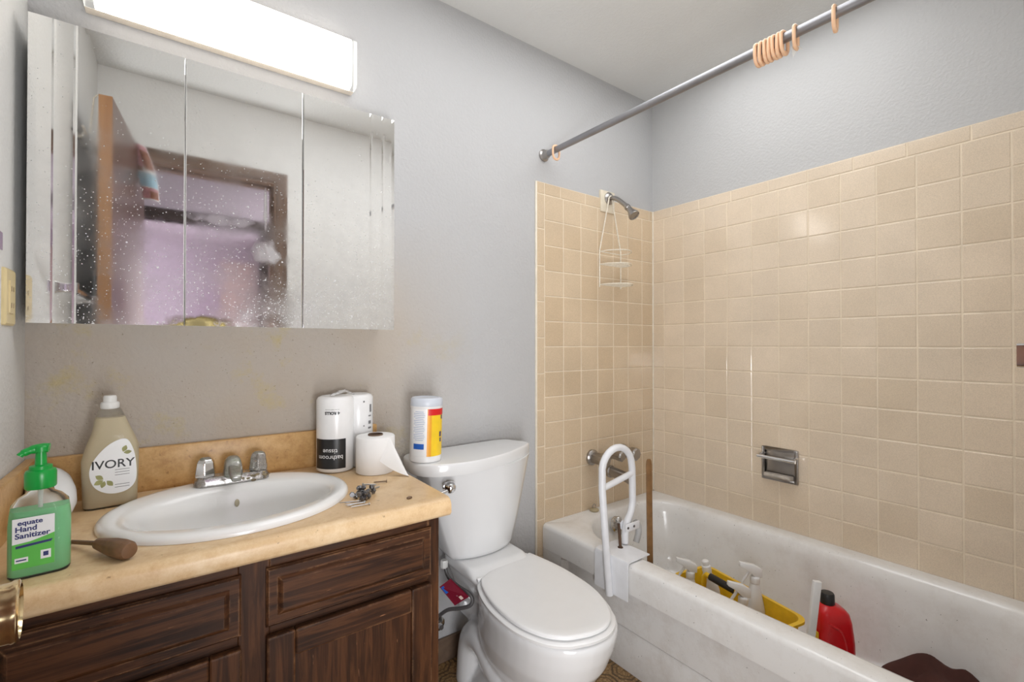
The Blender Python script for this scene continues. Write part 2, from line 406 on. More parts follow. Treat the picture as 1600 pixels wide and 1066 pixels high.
def part(name, mb, mats, parent=None, world=False, smooth=True, bevel=0.0, seg=2, angle=40, label=None, loc=None):
    if world and parent is not None:
        p = parent; off = Vector((0, 0, 0))
        while p is not None: off += p.location; p = p.parent
        mb.shift(-off)
    me = bpy.data.meshes.new(name)
    me.from_pydata(mb.v, [], mb.f)
    mats = mats if isinstance(mats, (list, tuple)) else [mats]
    for m in mats: me.materials.append(M[m] if isinstance(m, str) else m)
    for p, i in zip(me.polygons, mb.mi): p.material_index = i
    bm = bmesh.new(); bm.from_mesh(me)
    bmesh.ops.remove_doubles(bm, verts=bm.verts, dist=1e-6)
    bmesh.ops.recalc_face_normals(bm, faces=bm.faces)
    if bevel:
        es = [e for e in bm.edges if len(e.link_faces) == 2 and e.calc_face_angle(0) > R(30)]
        bmesh.ops.bevel(bm, geom=es, offset=bevel, segments=seg, profile=0.5, affect='EDGES', clamp_overlap=True)
    for f in bm.faces: f.smooth = smooth
    for e in bm.edges:
        if len(e.link_faces) == 2 and e.calc_face_angle(0) > R(angle): e.smooth = False
    bm.to_mesh(me); bm.free()
    o = bpy.data.objects.new(name, me); COL.objects.link(o)
    if parent: o.parent = parent
    if loc: o.location = loc
    if label: o['label'] = label
    return o

def apply_mods(o):
    bpy.context.view_layer.update()
    dg = bpy.context.evaluated_depsgraph_get()
    me = bpy.data.meshes.new_from_object(o.evaluated_get(dg))
    o.modifiers.clear(); old = o.data; o.data = me; me.name = o.name
    bpy.data.meshes.remove(old)

def boolean_cut(o, cutter_mb):
    c = part('cutter', cutter_mb, 'white', o.parent, smooth=False)
    m = o.modifiers.new('cut', 'BOOLEAN'); m.object = c; m.operation = 'DIFFERENCE'; m.solver = 'EXACT'
    apply_mods(o)
    me = c.data; bpy.data.objects.remove(c); bpy.data.meshes.remove(me)

def fuse(o, voxel=0.006, it=6):
    m = o.modifiers.new('r', 'REMESH'); m.mode = 'VOXEL'; m.voxel_size = voxel; m.use_smooth_shade = True
    s = o.modifiers.new('s', 'SMOOTH'); s.factor = 0.5; s.iterations = it
    apply_mods(o)
    for p in o.data.polygons: p.use_smooth = True

def struct(name, mb, mats, smooth=False, **kw):
    o = part(name, mb, mats, smooth=smooth, **kw); o['kind'] = 'structure'; return o

def text_mb(body, size, align='CENTER', bold=0.0, extrude=0.0):
    cu = bpy.data.curves.new('t', 'FONT'); cu.body = body; cu.size = size; cu.align_x = align; cu.align_y = 'CENTER'
    cu.extrude = extrude; cu.offset = bold; cu.resolution_u = 4
    o = bpy.data.objects.new('t', cu); COL.objects.link(o); bpy.context.view_layer.update()
    me = o.to_mesh()
    mb = MB(); mb.add([tuple(v.co) for v in me.vertices], [tuple(p.vertices) for p in me.polygons])
    o.to_mesh_clear(); bpy.data.objects.remove(o); bpy.data.curves.remove(cu)
    return mb

def sheet_mb(w_, h_, nx=16, nz=8, cx=0, cz=0):
    mb = MB(); v = [(cx - w_ / 2 + w_ * i / nx, cz - h_ / 2 + h_ * j / nz, 0) for j in range(nz + 1) for i in range(nx + 1)]
    f = [(j * (nx + 1) + i, j * (nx + 1) + i + 1, (j + 1) * (nx + 1) + i + 1, (j + 1) * (nx + 1) + i) for j in range(nz) for i in range(nx)]
    return mb.add(v, f)

def merge(*mbs):
    o = MB()
    for i, m in enumerate(mbs): o.add(m.v, m.f, i)
    return o

def wrap(mb, rad, a0, flip=False):
    """bend a flat (x right, y up) print round an upright cylinder; a0 = outward direction of its middle (radians)"""
    out = []
    for x, y, z in mb.v:
        a = a0 + (x / rad)
        out.append(((rad + z) * math.cos(a), (rad + z) * math.sin(a), y))
    mb.v = out; return mb

def split_long(mb, maxlen=0.006):
    bm = bmesh.new(); me = bpy.data.meshes.new('x'); me.from_pydata(mb.v, [], mb.f); bm.from_mesh(me)
    bmesh.ops.triangulate(bm, faces=bm.faces)
    for _ in range(4):
        es = [e for e in bm.edges if abs(e.verts[0].co.x - e.verts[1].co.x) > maxlen]
        if not es: break
        bmesh.ops.subdivide_edges(bm, edges=es, cuts=1)
    o = MB(); bm.verts.index_update()
    o.add([tuple(v.co) for v in bm.verts], [tuple(v.index for v in f.verts) for f in bm.faces]); bm.free(); bpy.data.meshes.remove(me)
    return o

def copy_tree(o, parent=None):
    c = o.copy(); COL.objects.link(c)
    if parent is not None: c.parent = parent
    for ch in list(o.children): copy_tree(ch, c)
    return c

# ------------------------------------------------------------------ room shell
XL, XR, YB, YF, ZC = -0.27, 2.053, 1.533, 0.03, 2.438      # drywall faces
TX, TY = 2.046, 1.525                                        # tile faces
struct('floor', MB().box((-1.6, -1.2, -0.05), (XR + 0.1, YB + 0.1, 0.0)), 'floor')
struct('ceiling', MB().box((XL - 0.1, -0.09, ZC), (XR + 0.1, YB + 0.1, ZC + 0.05)), 'ceiling')
wb = struct('wall_back', MB().box((XL - 0.1, YB, -0.02), (XR + 0.1, YB + 0.1, ZC + 0.02)), 'wall_back')
struct('wall_left', MB().box((XL - 0.1, -0.09, -0.02), (XL, YB, ZC + 0.02)), 'wall_left')
wr = struct('wall_right', MB().box((XR, -0.09, -0.02), (XR + 0.1, YB, ZC + 0.02)), 'wall')
DX0, DX1, DZ = -0.125, 0.452, 2.035                          # doorway the photograph is taken from
mb = MB().box((XL, -0.09, -0.02), (DX0 - 0.02, YF, ZC + 0.02)).box((DX1 + 0.02, -0.09, -0.02), (XR, YF, ZC + 0.02)).box((DX0 - 0.02, -0.09, DZ + 0.02), (DX1 + 0.02, YF, ZC + 0.02))
struct('wall_front', mb, 'wall_front')
# door casing of the bathroom doorway
def casing(name, x0, x1, zt, y0, y1, wd, face_dirs, mats):
    mb = MB()
    mb.box((x0 - 0.02, y0, 0), (x0, y1, zt), 1); mb.box((x1, y0, 0), (x1 + 0.02, y1, zt), 1); mb.box((x0 - 0.02, y0, zt), (x1 + 0.02, y1, zt + 0.02), 0)
    mb.box((x0, (y0 + y1) / 2 - 0.02, 0), (x0 + 0.012, (y0 + y1) / 2 + 0.015, zt - 0.012), 1); mb.box((x1 - 0.012, (y0 + y1) / 2 - 0.02, 0), (x1, (y0 + y1) / 2 + 0.015, zt - 0.012), 1)
    mb.box((x0, (y0 + y1) / 2 - 0.02, zt - 0.012), (x1, (y0 + y1) / 2 + 0.015, zt), 0)
    for yf, s in face_dirs:
        for q, (t_, d) in enumerate(((wd, 0.010), (wd * 0.55, 0.016), (0.012, 0.013))):
            ya, yb = sorted((yf, yf + s * d)); e = 0.004 if q == 0 else (0.012 if q == 1 else 0)
            a = x0 - e; b = x1 + e; zz = zt + e
            mb.box((a - t_, ya, 0), (a, yb, zz + t_), 1); mb.box((b, ya, 0), (b + t_, yb, zz + t_), 1); mb.box((a, ya, zz), (b, yb, zz + t_), 0)
    return struct(name, mb, mats, bevel=0.0015, seg=1)
casing('trim_1', DX0, DX1, DZ, -0.09, YF, 0.062, ((YF, 1), (-0.09, -1)), ['casing', 'casing_z'])
# hall and bedroom seen through the doorway in the mirror
HY = -1.15
struct('wall_hall', MB().box((-1.6, HY - 0.1, -0.02), (-0.9, HY, 2.46)).box((0.59, HY - 0.1, -0.02), (2.1, HY, 2.46)).box((-0.9, HY - 0.1, 2.06), (0.59, HY, 2.46)), 'lilac')
struct('wall_hall_end', MB().box((-1.7, HY, -0.02), (-1.6, -0.09, 2.46)), 'lilac')
struct('wall_hall_far', MB().box((2.1, HY, -0.02), (2.2, -0.09, 2.46)), 'lilac')
struct('ceiling_hall', MB().box((-1.7, HY, 2.438), (2.2, -0.09, 2.48)), 'mauve')
casing('trim_2', -0.88, 0.56, 2.03, HY - 0.1, HY, 0.065, ((HY, 1),), ['casing_dark', 'casing_dark'])
struct('floor_bedroom', MB().box((-2.2, -4.3, -0.05), (2.2, HY - 0.1, -0.001)), 'hall_carpet')
struct('wall_bedroom', MB().box((-2.2, -4.3, 0), (2.2, -4.2, 2.46)), 'lilac')
struct('wall_bedroom_side', MB().box((2.1, -4.2, 0), (2.2, HY - 0.1, 2.46)).box((-2.2, -4.2, 0), (-2.1, HY - 0.1, 2.46)), 'lilac')
struct('ceiling_bedroom', MB().box((-2.2, -4.3, 2.438), (2.2, HY - 0.1, 2.48)), 'lilac')
cd = struct('door_2', MB().box((0.52, -4.19, 0.0), (0.92, -4.155, 2.24)).box((0.57, -4.155, 1.2), (0.87, -4.150, 2.16)).box((0.57, -4.155, 0.15), (0.87, -4.150, 1.08)), 'curtain_grey', bevel=0.003)
struct('wall_bedroom_jog', MB().box((0.72 + 0.21, -4.2, 0), (2.1, -3.4, 2.438)), 'lilac')

# baseboard behind the toilet
mb = MB().box((0.54, YB - 0.012, 0), (1.256, YB, 0.088))
struct('baseboard_back', mb, 'base_wood', bevel=0.004)

# ------------------------------------------------------------------ tiles
T = 0.1095; TG = T * 1.0176; Z7 = CZ - 0.0836 * T
def tile_panel(rects, to3, grout_rects, mats, parent, name='tile_panel', g=0.0018, b=0.0024, d=0.0024):
    mb = MB()
    for (u0, v0, u1, v1) in rects:
        a0, a1, c0, c1 = u0 + g, u1 - g, v0 + g, v1 - g
        L0 = [(a0, c0), (a1, c0), (a1, c1), (a0, c1)]
        m = 0.0007
        L1 = [(a0 + m, c0 + m), (a1 - m, c0 + m), (a1 - m, c1 - m), (a0 + m, c1 - m)]
        L2 = [(a0 + b, c0 + b), (a1 - b, c0 + b), (a1 - b, c1 - b), (a0 + b, c1 - b)]
        mb.loft([[to3(u, v, -d) for u, v in L0], [to3(u, v, -0.0009) for u, v in L1], [to3(u, v, 0.0) for u, v in L2]], False, True)
    o = part(name, mb, mats[0], parent, smooth=False)
    gm = MB()
    for (u0, v0, u1, v1, dep) in grout_rects:
        p = [(u0, v0), (u1, v0), (u1, v1), (u0, v1)]
        gm.loft([[to3(u, v, -0.009) for u, v in p], [to3(u, v, -dep) for u, v in p]], True, True)
    part('grout', gm, mats[1], o, smooth=False)
    return o
zrow = [Z7 - (r - 7) * T for r in range(1, 14)]               # grout lines, top to bottom
ZT = CZ + 0.699; ZTUB = 0.405
# right wall
ys = [TY] + [TY - 0.6334 * T - k * TG for k in range(0, 13)] + [YF]
ys = [y for y in ys if y >= YF]
rects = []
zz = zrow + [ZTUB - 0.012]
for i in range(len(ys) - 1):
    for j in range(len(zz) - 1): rects.append((ys[i + 1], zz[j + 1], ys[i], zz[j]))
ty = [TY, 1.4113, 1.2592, 1.1011, 0.939, 0.787, 0.6338, 0.4774, 0.3171, 0.165, YF]
for i in range(len(ty) - 1): rects.append((ty[i + 1], zrow[0], ty[i], ZT))
tile_panel(rects, lambda u, v, n: (TX - n, u, v), [(YF, ZTUB - 0.012, TY, ZT, 0.0016)], ('tile', 'grout'), wr)
# back wall
xs = [1.2997 + k * T for k in range(0, 7)] + [TX]
rects = []
for i in range(len(xs) - 1):
    for j in range(len(zz) - 1): rects.append((xs[i], zz[j + 1], xs[i + 1], zz[j]))
tx = [1.2575, 1.2997, 1.3928, 1.5487, 1.7047, 1.8607, 2.0167, TX]
for i in range(1, len(tx) - 1): rects.append((tx[i], zrow[0], tx[i + 1], ZT))
tz = [ZT, 1.8128, 1.6629, 1.5035, 1.3499, 1.195, 1.0404, 0.8846, 0.729, 0.573, 0.417, 0.261, 0.105, 0.0]
for i in range(len(tz) - 1): rects.append((1.2575, tz[i + 1], 1.2997, tz[i]))
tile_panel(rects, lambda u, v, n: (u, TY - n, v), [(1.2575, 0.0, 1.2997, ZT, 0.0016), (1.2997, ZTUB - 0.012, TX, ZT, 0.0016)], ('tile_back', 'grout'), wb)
part('edge_caulk', MB().box((1.2505, TY + 0.001, 0.0), (1.2575, YB, ZT)), 'caulk', wb, bevel=0.001)
part('corner_caulk', MB().box((TX - 0.006, TY - 0.005, ZTUB), (TX, TY, ZT)), 'caulk', wb, bevel=0.001)
part('blank_tile', MB().box((1.645, TY - 0.0055, 1.80), (1.742, YB, 1.903)), 'blank', wb, bevel=0.002)

# ------------------------------------------------------------------ bathroom door, open against the left wall
dw = Vector((-0.165 + 0.093, 0.703 - 0.055)); 
hinge = Vector((-0.100, 0.058)); free = Vector((-0.165, 0.705)); dlen = (free - hinge).length
dang = math.atan2(free.y - hinge.y, free.x - hinge.x)          # door plane direction
d1 = thing('door_1', kind='structure', loc=(hinge.x, hinge.y, 0.0), rz=dang)
# local: x along the door from hinge, y to the back (left wall) side
part('door_panel', MB().box((0, 0, 0.012), (dlen - 0.002, 0.0375, 2.03)), 'door', d1, bevel=0.0015, smooth=False)
part('door_edge', MB().box((dlen - 0.002, 0.0, 0.012), (dlen, 0.0375, 2.03)), 'door_edge', d1, smooth=False, label='bare tan edge of the brown door')
kx, kz = dlen - 0.075, 0.912
kb = part('door_knob', MB().lathe([(0.0001, 0.003), (0.033, 0.003), (0.033, -0.002), (0.029, -0.006), (0.014, -0.008), (0.013, -0.014), (0.021, -0.018), (0.026, -0.024), (0.0275, -0.032), (0.0275, -0.038), (0.0285, -0.0395), (0.0285, -0.043), (0.0265, -0.0445), (0.0245, -0.0445), (0.0235, -0.0425), (0.0001, -0.0425)], 36, (kx, 0, kz), 'y'), 'brass', d1, label='polished brass door knob')
kb2 = part('door_knob', MB().lathe([(0.03, 0.036), (0.03, 0.042), (0.012, 0.05), (0.012, 0.06), (0.024, 0.068), (0.024, 0.088), (0.0001, 0.09)], 24, (kx, 0, kz), 'y'), 'brass', d1)

# hook rack on the back of the door
hk = thing('hook_rack', 'white wire rack with three black ball hooks behind the brown door', 'hook rack', (-0.236, 0.58, 1.885))
part('rack_wire', MB().tube([(0.0, -0.20, 0.03), (0.0, 0.17, 0.005)], 0.003, 8).tube([(0.01, -0.10, 0.02), (0.03, -0.10, 0.135), (0.03, -0.10, 0.15)], 0.0025, 6).tube([(0.01, 0.10, 0.01), (0.02, 0.10, 0.135), (0.03, 0.10, 0.15)], 0.0025, 6), 'wire', hk)
for dy, dz in ((-0.13, 0.028), (-0.005, 0.018), (0.12, 0.005)):
    h_ = part('hook', MB().tube(smooth_path([(0, dy, dz), (-0.012, dy, dz - 0.02), (-0.022, dy, dz - 0.015), (-0.026, dy, dz)], 4), 0.0025, 6), 'wire', hk)
    part('hook_ball', MB().ball((-0.026, dy, dz), 0.008), 'black', h_)

# flyer hung over the door top
fl = thing('paper_flyer', 'colourful curved paper flyer hanging at the top of the brown door', 'flyer', (-0.10, 0.20, 1.93))
def flyer_pt(u, v, n=0.0):   # u 0..1 across, v 0..1 down
    return (-0.048 + 0.058 * u + 0.048 * v + 0.010 * math.sin(v * 3.0) * (0.3 + u), 0.0 + 0.035 * math.sin(u * 2.2) + 0.02 * v - n, 0.132 - 0.255 * v - 0.014 * u * (1 - v) - 0.012 * u)
def flyer_patch(u0, u1, v0, v1, n=0.0004):
    q = MB(); K = 8
    q.add([flyer_pt(u0 + (u1 - u0) * i / K, v0 + (v1 - v0) * j / K, -n) for j in range(K + 1) for i in range(K + 1)],
          [(j * (K + 1) + i, j * (K + 1) + i + 1, (j + 1) * (K + 1) + i + 1, (j + 1) * (K + 1) + i) for j in range(K) for i in range(K)])
    return q
M['flyer_pink'] = plain('flyer_pink', srgb(206, 150, 156), 0.5, var=0.35, scale=60)
M['flyer_sky'] = plain('flyer_sky', srgb(168, 206, 226), 0.5, var=0.08)
M['flyer_brown'] = plain('flyer_brown', srgb(150, 96, 70), 0.5, var=0.4, scale=70)
pm = MB(); K = 12
for n_ in (0.0, 0.0006):
    pm.add([flyer_pt(i / K, j / K, n_) for j in range(K + 1) for i in range(K + 1)], [(j * (K + 1) + i, j * (K + 1) + i + 1, (j + 1) * (K + 1) + i + 1, (j + 1) * (K + 1) + i) for j in range(K) for i in range(K)])
sh = part('sheet', pm, 'label', fl)
for a, b in ((0.02, 0.42), (0.78, 0.98)): part('printed_picture', flyer_patch(0.03, 0.97, a, b), 'flyer_pink', fl)
part('printed_band', merge(flyer_patch(0.03, 0.97, 0.52, 0.77)), ['flyer_sky'], fl)
for a in ((0.45, 0.95, 0.12, 0.46), (0.05, 0.35, 0.42, 0.5), (0.5, 0.95, 0.84, 0.97)): part('printed_figure', flyer_patch(*a, 0.0008), 'flyer_brown', fl)

# ------------------------------------------------------------------ left wall fittings
sw = thing('wall_plate', 'ivory outlet plate on the left wall beside the mirror', 'outlet plate', (XL, 1.378, 1.262))
part('plate', MB().loft([[(0.0, u, v) for u, v in rrect(-0.036, -0.058, 0.036, 0.058, 0.004)], [(0.004, u, v) for u, v in rrect(-0.036, -0.058, 0.036, 0.058, 0.004)], [(0.007, u, v) for u, v in rrect(-0.032, -0.054, 0.032, 0.054, 0.004)]]), 'ivory', sw, angle=25)
ins = part('outlet_insert', MB().loft([[(0.006, u, v) for u, v in rrect(-0.017, -0.034, 0.017, 0.034, 0.003)], [(0.009, u, v) for u, v in rrect(-0.0165, -0.0335, 0.0165, 0.0335, 0.003)]]), 'ivory', sw)
for y_, z_ in ((-0.008, 0.012), (0.006, 0.012), (-0.008, -0.022), (0.006, -0.022)): part('slot', MB().box((0.0085, y_, z_), (0.0095, y_ + 0.002, z_ + 0.010)), 'rust', ins)
tb = thing('towel_bar', 'chrome towel bar on the left wall by the door', 'towel bar', (XL, 0.815, 1.325))
part('bar', MB().tube([(0.045, -0.235, 0), (0.045, 0.232, 0)], 0.009, 16), 'chrome', tb)
for s in (-1, 1):
    part('bracket', MB().loft([[(0.0, s * 0.225 + u, v) for u, v in rrect(-0.02, -0.02, 0.02, 0.02, 0.004)], [(0.012, s * 0.225 + u, v) for u, v in rrect(-0.018, -0.018, 0.018, 0.018, 0.004)], [(0.03, s * 0.225 + u, v) for u, v in rrect(-0.010, -0.012, 0.010, 0.012, 0.003)], [(0.060, s * 0.225 + u, v) for u, v in rrect(-0.010, -0.014, 0.010, 0.014, 0.003)]]), 'chrome', tb)
tf = thing('towel_bar', 'chrome towel bar on the front wall, cut off at the right picture edge', 'towel bar', (1.25, YF, 1.150))
part('bar', MB().tube([(-0.30, 0.062, 0), (0.30, 0.062, 0)], 0.008, 16), 'chrome', tf)
for s in (-1, 1):
    part('bracket', MB().loft([[(s * 0.30 + u, 0.0, v) for u, v in rrect(-0.022, -0.022, 0.022, 0.022, 0.004)], [(s * 0.30 + u, 0.012, v) for u, v in rrect(-0.02, -0.02, 0.02, 0.02, 0.004)], [(s * 0.30 + u, 0.045, v) for u, v in rrect(-0.014, -0.017, 0.014, 0.017, 0.003)], [(s * 0.30 + u, 0.072, v) for u, v in rrect(-0.014, -0.0165, 0.014, 0.0165, 0.004)]]), 'chrome', tf, angle=30)

# ------------------------------------------------------------------ mirror cabinet
YM = 1.415; MX0, MX1, MZ0, MZ1 = -0.249, 0.5755, 1.212, 1.882
mc = thing('medicine_cabinet', 'wide mirrored medicine cabinet with three doors above the sink', 'mirror cabinet', (0, YM, MZ0))
part('cabinet_body', MB().box((MX0 + 0.004, YM + 0.012, MZ0 + 0.004), (MX1 - 0.004, YB, MZ1 - 0.004)), 'white', mc, world=True, smooth=False, bevel=0.001)
def mirror_door(x0, x1, prof):
    """prof: (x, depth) steps across the pane; depth is cut back from the front face; edges ground to a bevel top and bottom"""
    H = MZ1 - MZ0; bz, bd = 0.012, 0.0003
    loops = []
    for z, dd in ((0.0, bd), (bz, 0.0), (H - bz, 0.0), (H, bd)):
        loops.append([(x, max(d_, dd), z) for x, d_ in prof])
    m = MB().loft(loops, False, False, closed=False)
    m.box((x0, 0.0026, 0), (x1, 0.011, H), 1)
    return part('mirror_door', m, ['mirror', 'mirror_edge'], mc, smooth=False)
A, B = 0.0287, 0.3027
gd = 0.0006
mirror_door(MX0, A - 0.0008, [(MX0, 0.0011), (-0.2355, 0), (-0.2117, 0), (-0.2082, gd), (-0.2047, 0), (-0.1769, 0), (-0.1732, gd), (-0.1696, 0), (A - 0.0025, 0), (A - 0.0008, 0.0006)])
mirror_door(A + 0.0008, B - 0.0010, [(A + 0.0008, 0.0006), (A + 0.0025, 0), (B - 0.0025, 0), (B - 0.0010, 0.0006)])
mirror_door(B + 0.0010, MX1, [(B + 0.0010, 0.0006), (B + 0.0028, 0), (0.4955, 0), (0.5005, gd), (0.5055, 0), (0.5335, 0), (0.5385, gd), (0.5435, 0), (0.566, 0), (MX1, 0.0011)])

# ------------------------------------------------------------------ light fixture
lf = thing('light_fixture', 'long lit fluorescent wall light above the mirror cabinet', 'light fixture', (0.152, YB, 2.055))
FX0, FX1 = -0.322, 0.322
FZ0, FZ1 = 1.980, 2.134
part('pan', MB().box((FX0 + 0.152, 1.505, FZ0 - 0.001), (FX1 + 0.152, YB, FZ1 + 0.002)), 'frame_white', lf, world=True, bevel=0.002)
def lens_loop(x):
    return [(x, 1.505, FZ0), (x, 1.483, FZ0 + 0.001), (x, 1.477, FZ0 + 0.005), (x, 1.474, FZ0 + 0.012), (x, 1.474, FZ1 - 0.012), (x, 1.477, FZ1 - 0.005), (x, 1.483, FZ1 - 0.001), (x, 1.505, FZ1)]
X0, X1 = -0.170, 0.474
part('lens', MB().loft([lens_loop(X0 + 0.020), lens_loop(X1 - 0.016)], True, True), 'lens', lf, world=True)
for a, b in ((X0, X0 + 0.020), (X1 - 0.016, X1)):
    part('lens_end', MB().loft([lens_loop(a), lens_loop(b)], True, True), 'lens_end', lf, world=True)

# ------------------------------------------------------------------ vanity
CT = 0.79; VX1 = 0.538; VY = 1.035
vc = thing('vanity_cabinet', 'worn dark oak vanity cabinet under the sand coloured counter', 'vanity', (0.13, 1.28, 0))
m = MB().box((XL + 0.002, VY + 0.02, 0.09), (XL + 0.02, YB - 0.015, 0.744)).box((VX1 - 0.018, VY + 0.019, 0.0), (VX1, YB - 0.015, 0.744)).box((XL + 0.02, VY + 0.02, 0.09), (VX1 - 0.018, YB - 0.015, 0.11))
m.box((XL + 0.02, VY + 0.075, 0.0), (VX1 - 0.018, VY + 0.09, 0.09))
part('carcass', m, 'wood_z', vc, world=True, smooth=False, bevel=0.001, seg=1)
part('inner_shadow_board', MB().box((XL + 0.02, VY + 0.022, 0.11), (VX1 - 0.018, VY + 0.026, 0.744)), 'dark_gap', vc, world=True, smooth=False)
for a, b in ((XL + 0.002, -0.215), (0.108, 0.162), (0.508, VX1)): part('face_stile', MB().box((a, VY, 0.09), (b, VY + 0.02, 0.744)), 'wood_z', vc, world=True, smooth=False, bevel=0.0012, seg=1)
for a, b in ((-0.215, 0.108), (0.162, 0.508)):
    for z0, z1 in ((0.715, 0.744), (0.580, 0.615), (0.09, 0.13)):
        part('face_rail', MB().box((a, VY, z0), (b, VY + 0.02, z1)), 'wood_x', vc, world=True, smooth=False, bevel=0.0012, seg=1)
def drawer(name, x0, x1, z0, z1, parent):
    yb, yf = VY - 0.0005, VY - 0.018
    e = 0.026
    loops = []
    for q, yy in ((0, yb), (0.0, yf + 0.011), (0.004, yf + 0.007), (e - 0.006, yf + 0.007), (e, yf + 0.0015), (e + 0.003, yf)):
        loops.append([(x0 + q, yy, z0 + q), (x1 - q, yy, z0 + q), (x1 - q, yy, z1 - q), (x0 + q, yy, z1 - q)])
    return part(name, MB().loft(loops), 'wood_x', parent, world=True, smooth=False)
drawer('drawer', 0.155, 0.5135, 0.606, 0.722, vc)
drawer('drawer', -0.225, 0.1125, 0.606, 0.722, vc)
def cab_door(x0, x1, z0, z1, parent):
    yb, yf = VY - 0.0005, VY - 0.02; s = 0.052
    d = part('cabinet_door', MB().box((x0 + s - 0.006, yf + 0.009, z0 + s - 0.006), (x1 - s + 0.006, yb, z1 - s + 0.006)), 'wood_z', parent, world=True, smooth=False)
    for a, b in ((x0, x0 + s), (x1 - s, x1)): part('door_stile', MB().box((a, yf, z0), (b, yb, z1)), 'wood_z', d, world=True, smooth=False, bevel=0.004, seg=2)
    for a, b in ((z1 - s, z1), (z0, z0 + s)): part('door_rail', MB().box((x0 + s, yf, a), (x1 - s, yb, b)), 'wood_x', d, world=True, smooth=False, bevel=0.004, seg=2)
    return d
cab_door(0.155, 0.5105, 0.10, 0.590, vc)
cab_door(-0.225, 0.1125, 0.10, 0.586, vc)

ct = thing('countertop', 'sand coloured laminate counter holding the oval sink', 'countertop', (0.14, 1.27, 0.745))
CX0, CX1, CYF = XL + 0.002, 0.556, 1.004
prof = [(YB - 0.004, 0.745), (CYF + 0.022, 0.745), (CYF + 0.006, 0.747), (CYF, 0.755)]
for i in range(7):
    a = R(180 - 90 * i / 6); prof.append((CYF + 0.020 + 0.020 * math.cos(a), CT - 0.020 + 0.020 * math.sin(a)))
prof += [(CYF + 0.06, CT), (YB - 0.004, CT)]
top = part('worktop', MB().loft([[(CX0, y, z) for y, z in prof], [(CX1, y, z) for y, z in prof]]), 'lam', ct, world=True, angle=50)
SX, SY, SA, SB = 0.128, 1.266, 0.250, 0.217
cutm = MB().lathe([(1, -0.1), (1, 0.1)], 64)
cutm.v = [(x * (SA - 0.02) + SX, y * (SB - 0.02) + SY, z + CT) for x, y, z in cutm.v]
cutm.shift(-ct.location)
boolean_cut(top, cutm)
part('backsplash', MB().box((CX0 + 0.019, YB - 0.022, CT - 0.001), (CX1, YB - 0.002, 0.900)), 'lam_d', ct, world=True, bevel=0.003)
part('side_splash', MB().box((CX0, CYF + 0.05, CT - 0.001), (CX0 + 0.019, YB - 0.002, 0.900)), 'lam_d', ct, world=True, bevel=0.003)

# sink
sk = thing('sink', 'white oval drop-in sink in the sand coloured counter', 'sink', (SX, SY, CT))
def ell(cx, cy, a, b, z, n=64, p=2.0):
    out = []
    for i in range(n):
        t_ = 2 * math.pi * i / n; c, s_ = math.cos(t_), math.sin(t_)
        out.append((cx + a * math.copysign(abs(c) ** (2 / p), c), cy + b * math.copysign(abs(s_) ** (2 / p), s_), z))
    return out
by = -0.022
lp = [ell(0, 0, SA - 0.016, SB - 0.016, -0.004), ell(0, 0, SA, SB, 0.0005), ell(0, 0, SA, SB, 0.006), ell(0, 0, SA - 0.004, SB - 0.004, 0.012), ell(0, 0, SA - 0.012, SB - 0.012, 0.0155), ell(0, 0, SA - 0.022, SB - 0.022, 0.0155),
      ell(0, by * 0.8, 0.208, 0.152, 0.012), ell(0, by, 0.203, 0.146, 0.006), ell(0, by, 0.197, 0.140, -0.008), ell(0, by, 0.185, 0.130, -0.045), ell(0, by, 0.160, 0.112, -0.095), ell(0, by, 0.115, 0.082, -0.130), ell(0, by, 0.06, 0.045, -0.147), ell(0, by, 0.022, 0.022, -0.150)]
basin = part('basin', MB().loft(lp, False, True), 'china_sink', sk, angle=60)
part('drain', MB().lathe([(0.022, -0.149), (0.024, -0.1465), (0.018, -0.1465), (0.016, -0.152)], 24, (0, by, 0)), 'chrome_old', sk)
part('water_stain', MB().ball((0.012, 0.1085, -0.030), 0.007, 12, 8, (0.8, 0.18, 1.4)), plain('brownish_stain', srgb(186, 176, 152), 0.5, var=0.2), sk, label='brown water stain inside the bowl')
part('rust_chip', MB().ball((-0.038, 0.140, 0.0085), 0.005, 10, 6, (1.4, 0.6, 0.5)).ball((-0.052, 0.139, 0.0095), 0.0025, 8, 6, (1.2, 0.6, 0.5)), 'black', sk, label='black rust chip on the rim')

# sink faucet
fc = thing('sink_faucet', 'limescaled chrome faucet with two faceted handles on the sink', 'faucet', (0.135, 1.428, CT + 0.0145))
m = MB().loft([[(x, y, z) for x, y in rrect(-0.086 + q, -0.026 + q, 0.086 - q, 0.026 - q, 0.024 - q, 8)] for q, z in ((0, 0), (0.0, 0.006), (0.004, 0.018), (0.008, 0.021))])
part('base_plate', m, 'chrome_old', fc, angle=30)
def faceted(cx, mat):
    lps = []
    for r_, z, tw in ((0.020, 0.020, 0), (0.0245, 0.024, 0), (0.0245, 0.030, 0), (0.0205, 0.058, 0), (0.0165, 0.066, 0)):
        lps.append([(cx + r_ * math.cos(R(60 * i + 20)), r_ * math.sin(R(60 * i + 20)), z) for i in range(6)])
    h_ = part('handle', MB().loft(lps), mat, fc, smooth=False, bevel=0.0015, seg=2)
    part('handle_cap', MB().lathe([(0.0125, 0.064), (0.0125, 0.0675), (0.009, 0.070), (0.0001, 0.0705)], 20, (cx, 0, 0)), 'chrome_crust', h_)
faceted(-0.060, 'chrome'); faceted(0.060, 'chrome_old')
m = MB()
for k in range(6):
    pass
m.loft([[(x, y, z) for x, y in rrect(-a, -b0, a, b1, min(a, 0.012), 6)] for a, b0, b1, z in ((0.022, 0.028, 0.022, 0.016), (0.021, 0.030, 0.020, 0.032), (0.019, 0.030, 0.019, 0.048), (0.016, 0.022, 0.016, 0.060), (0.010, 0.014, 0.010, 0.066))])
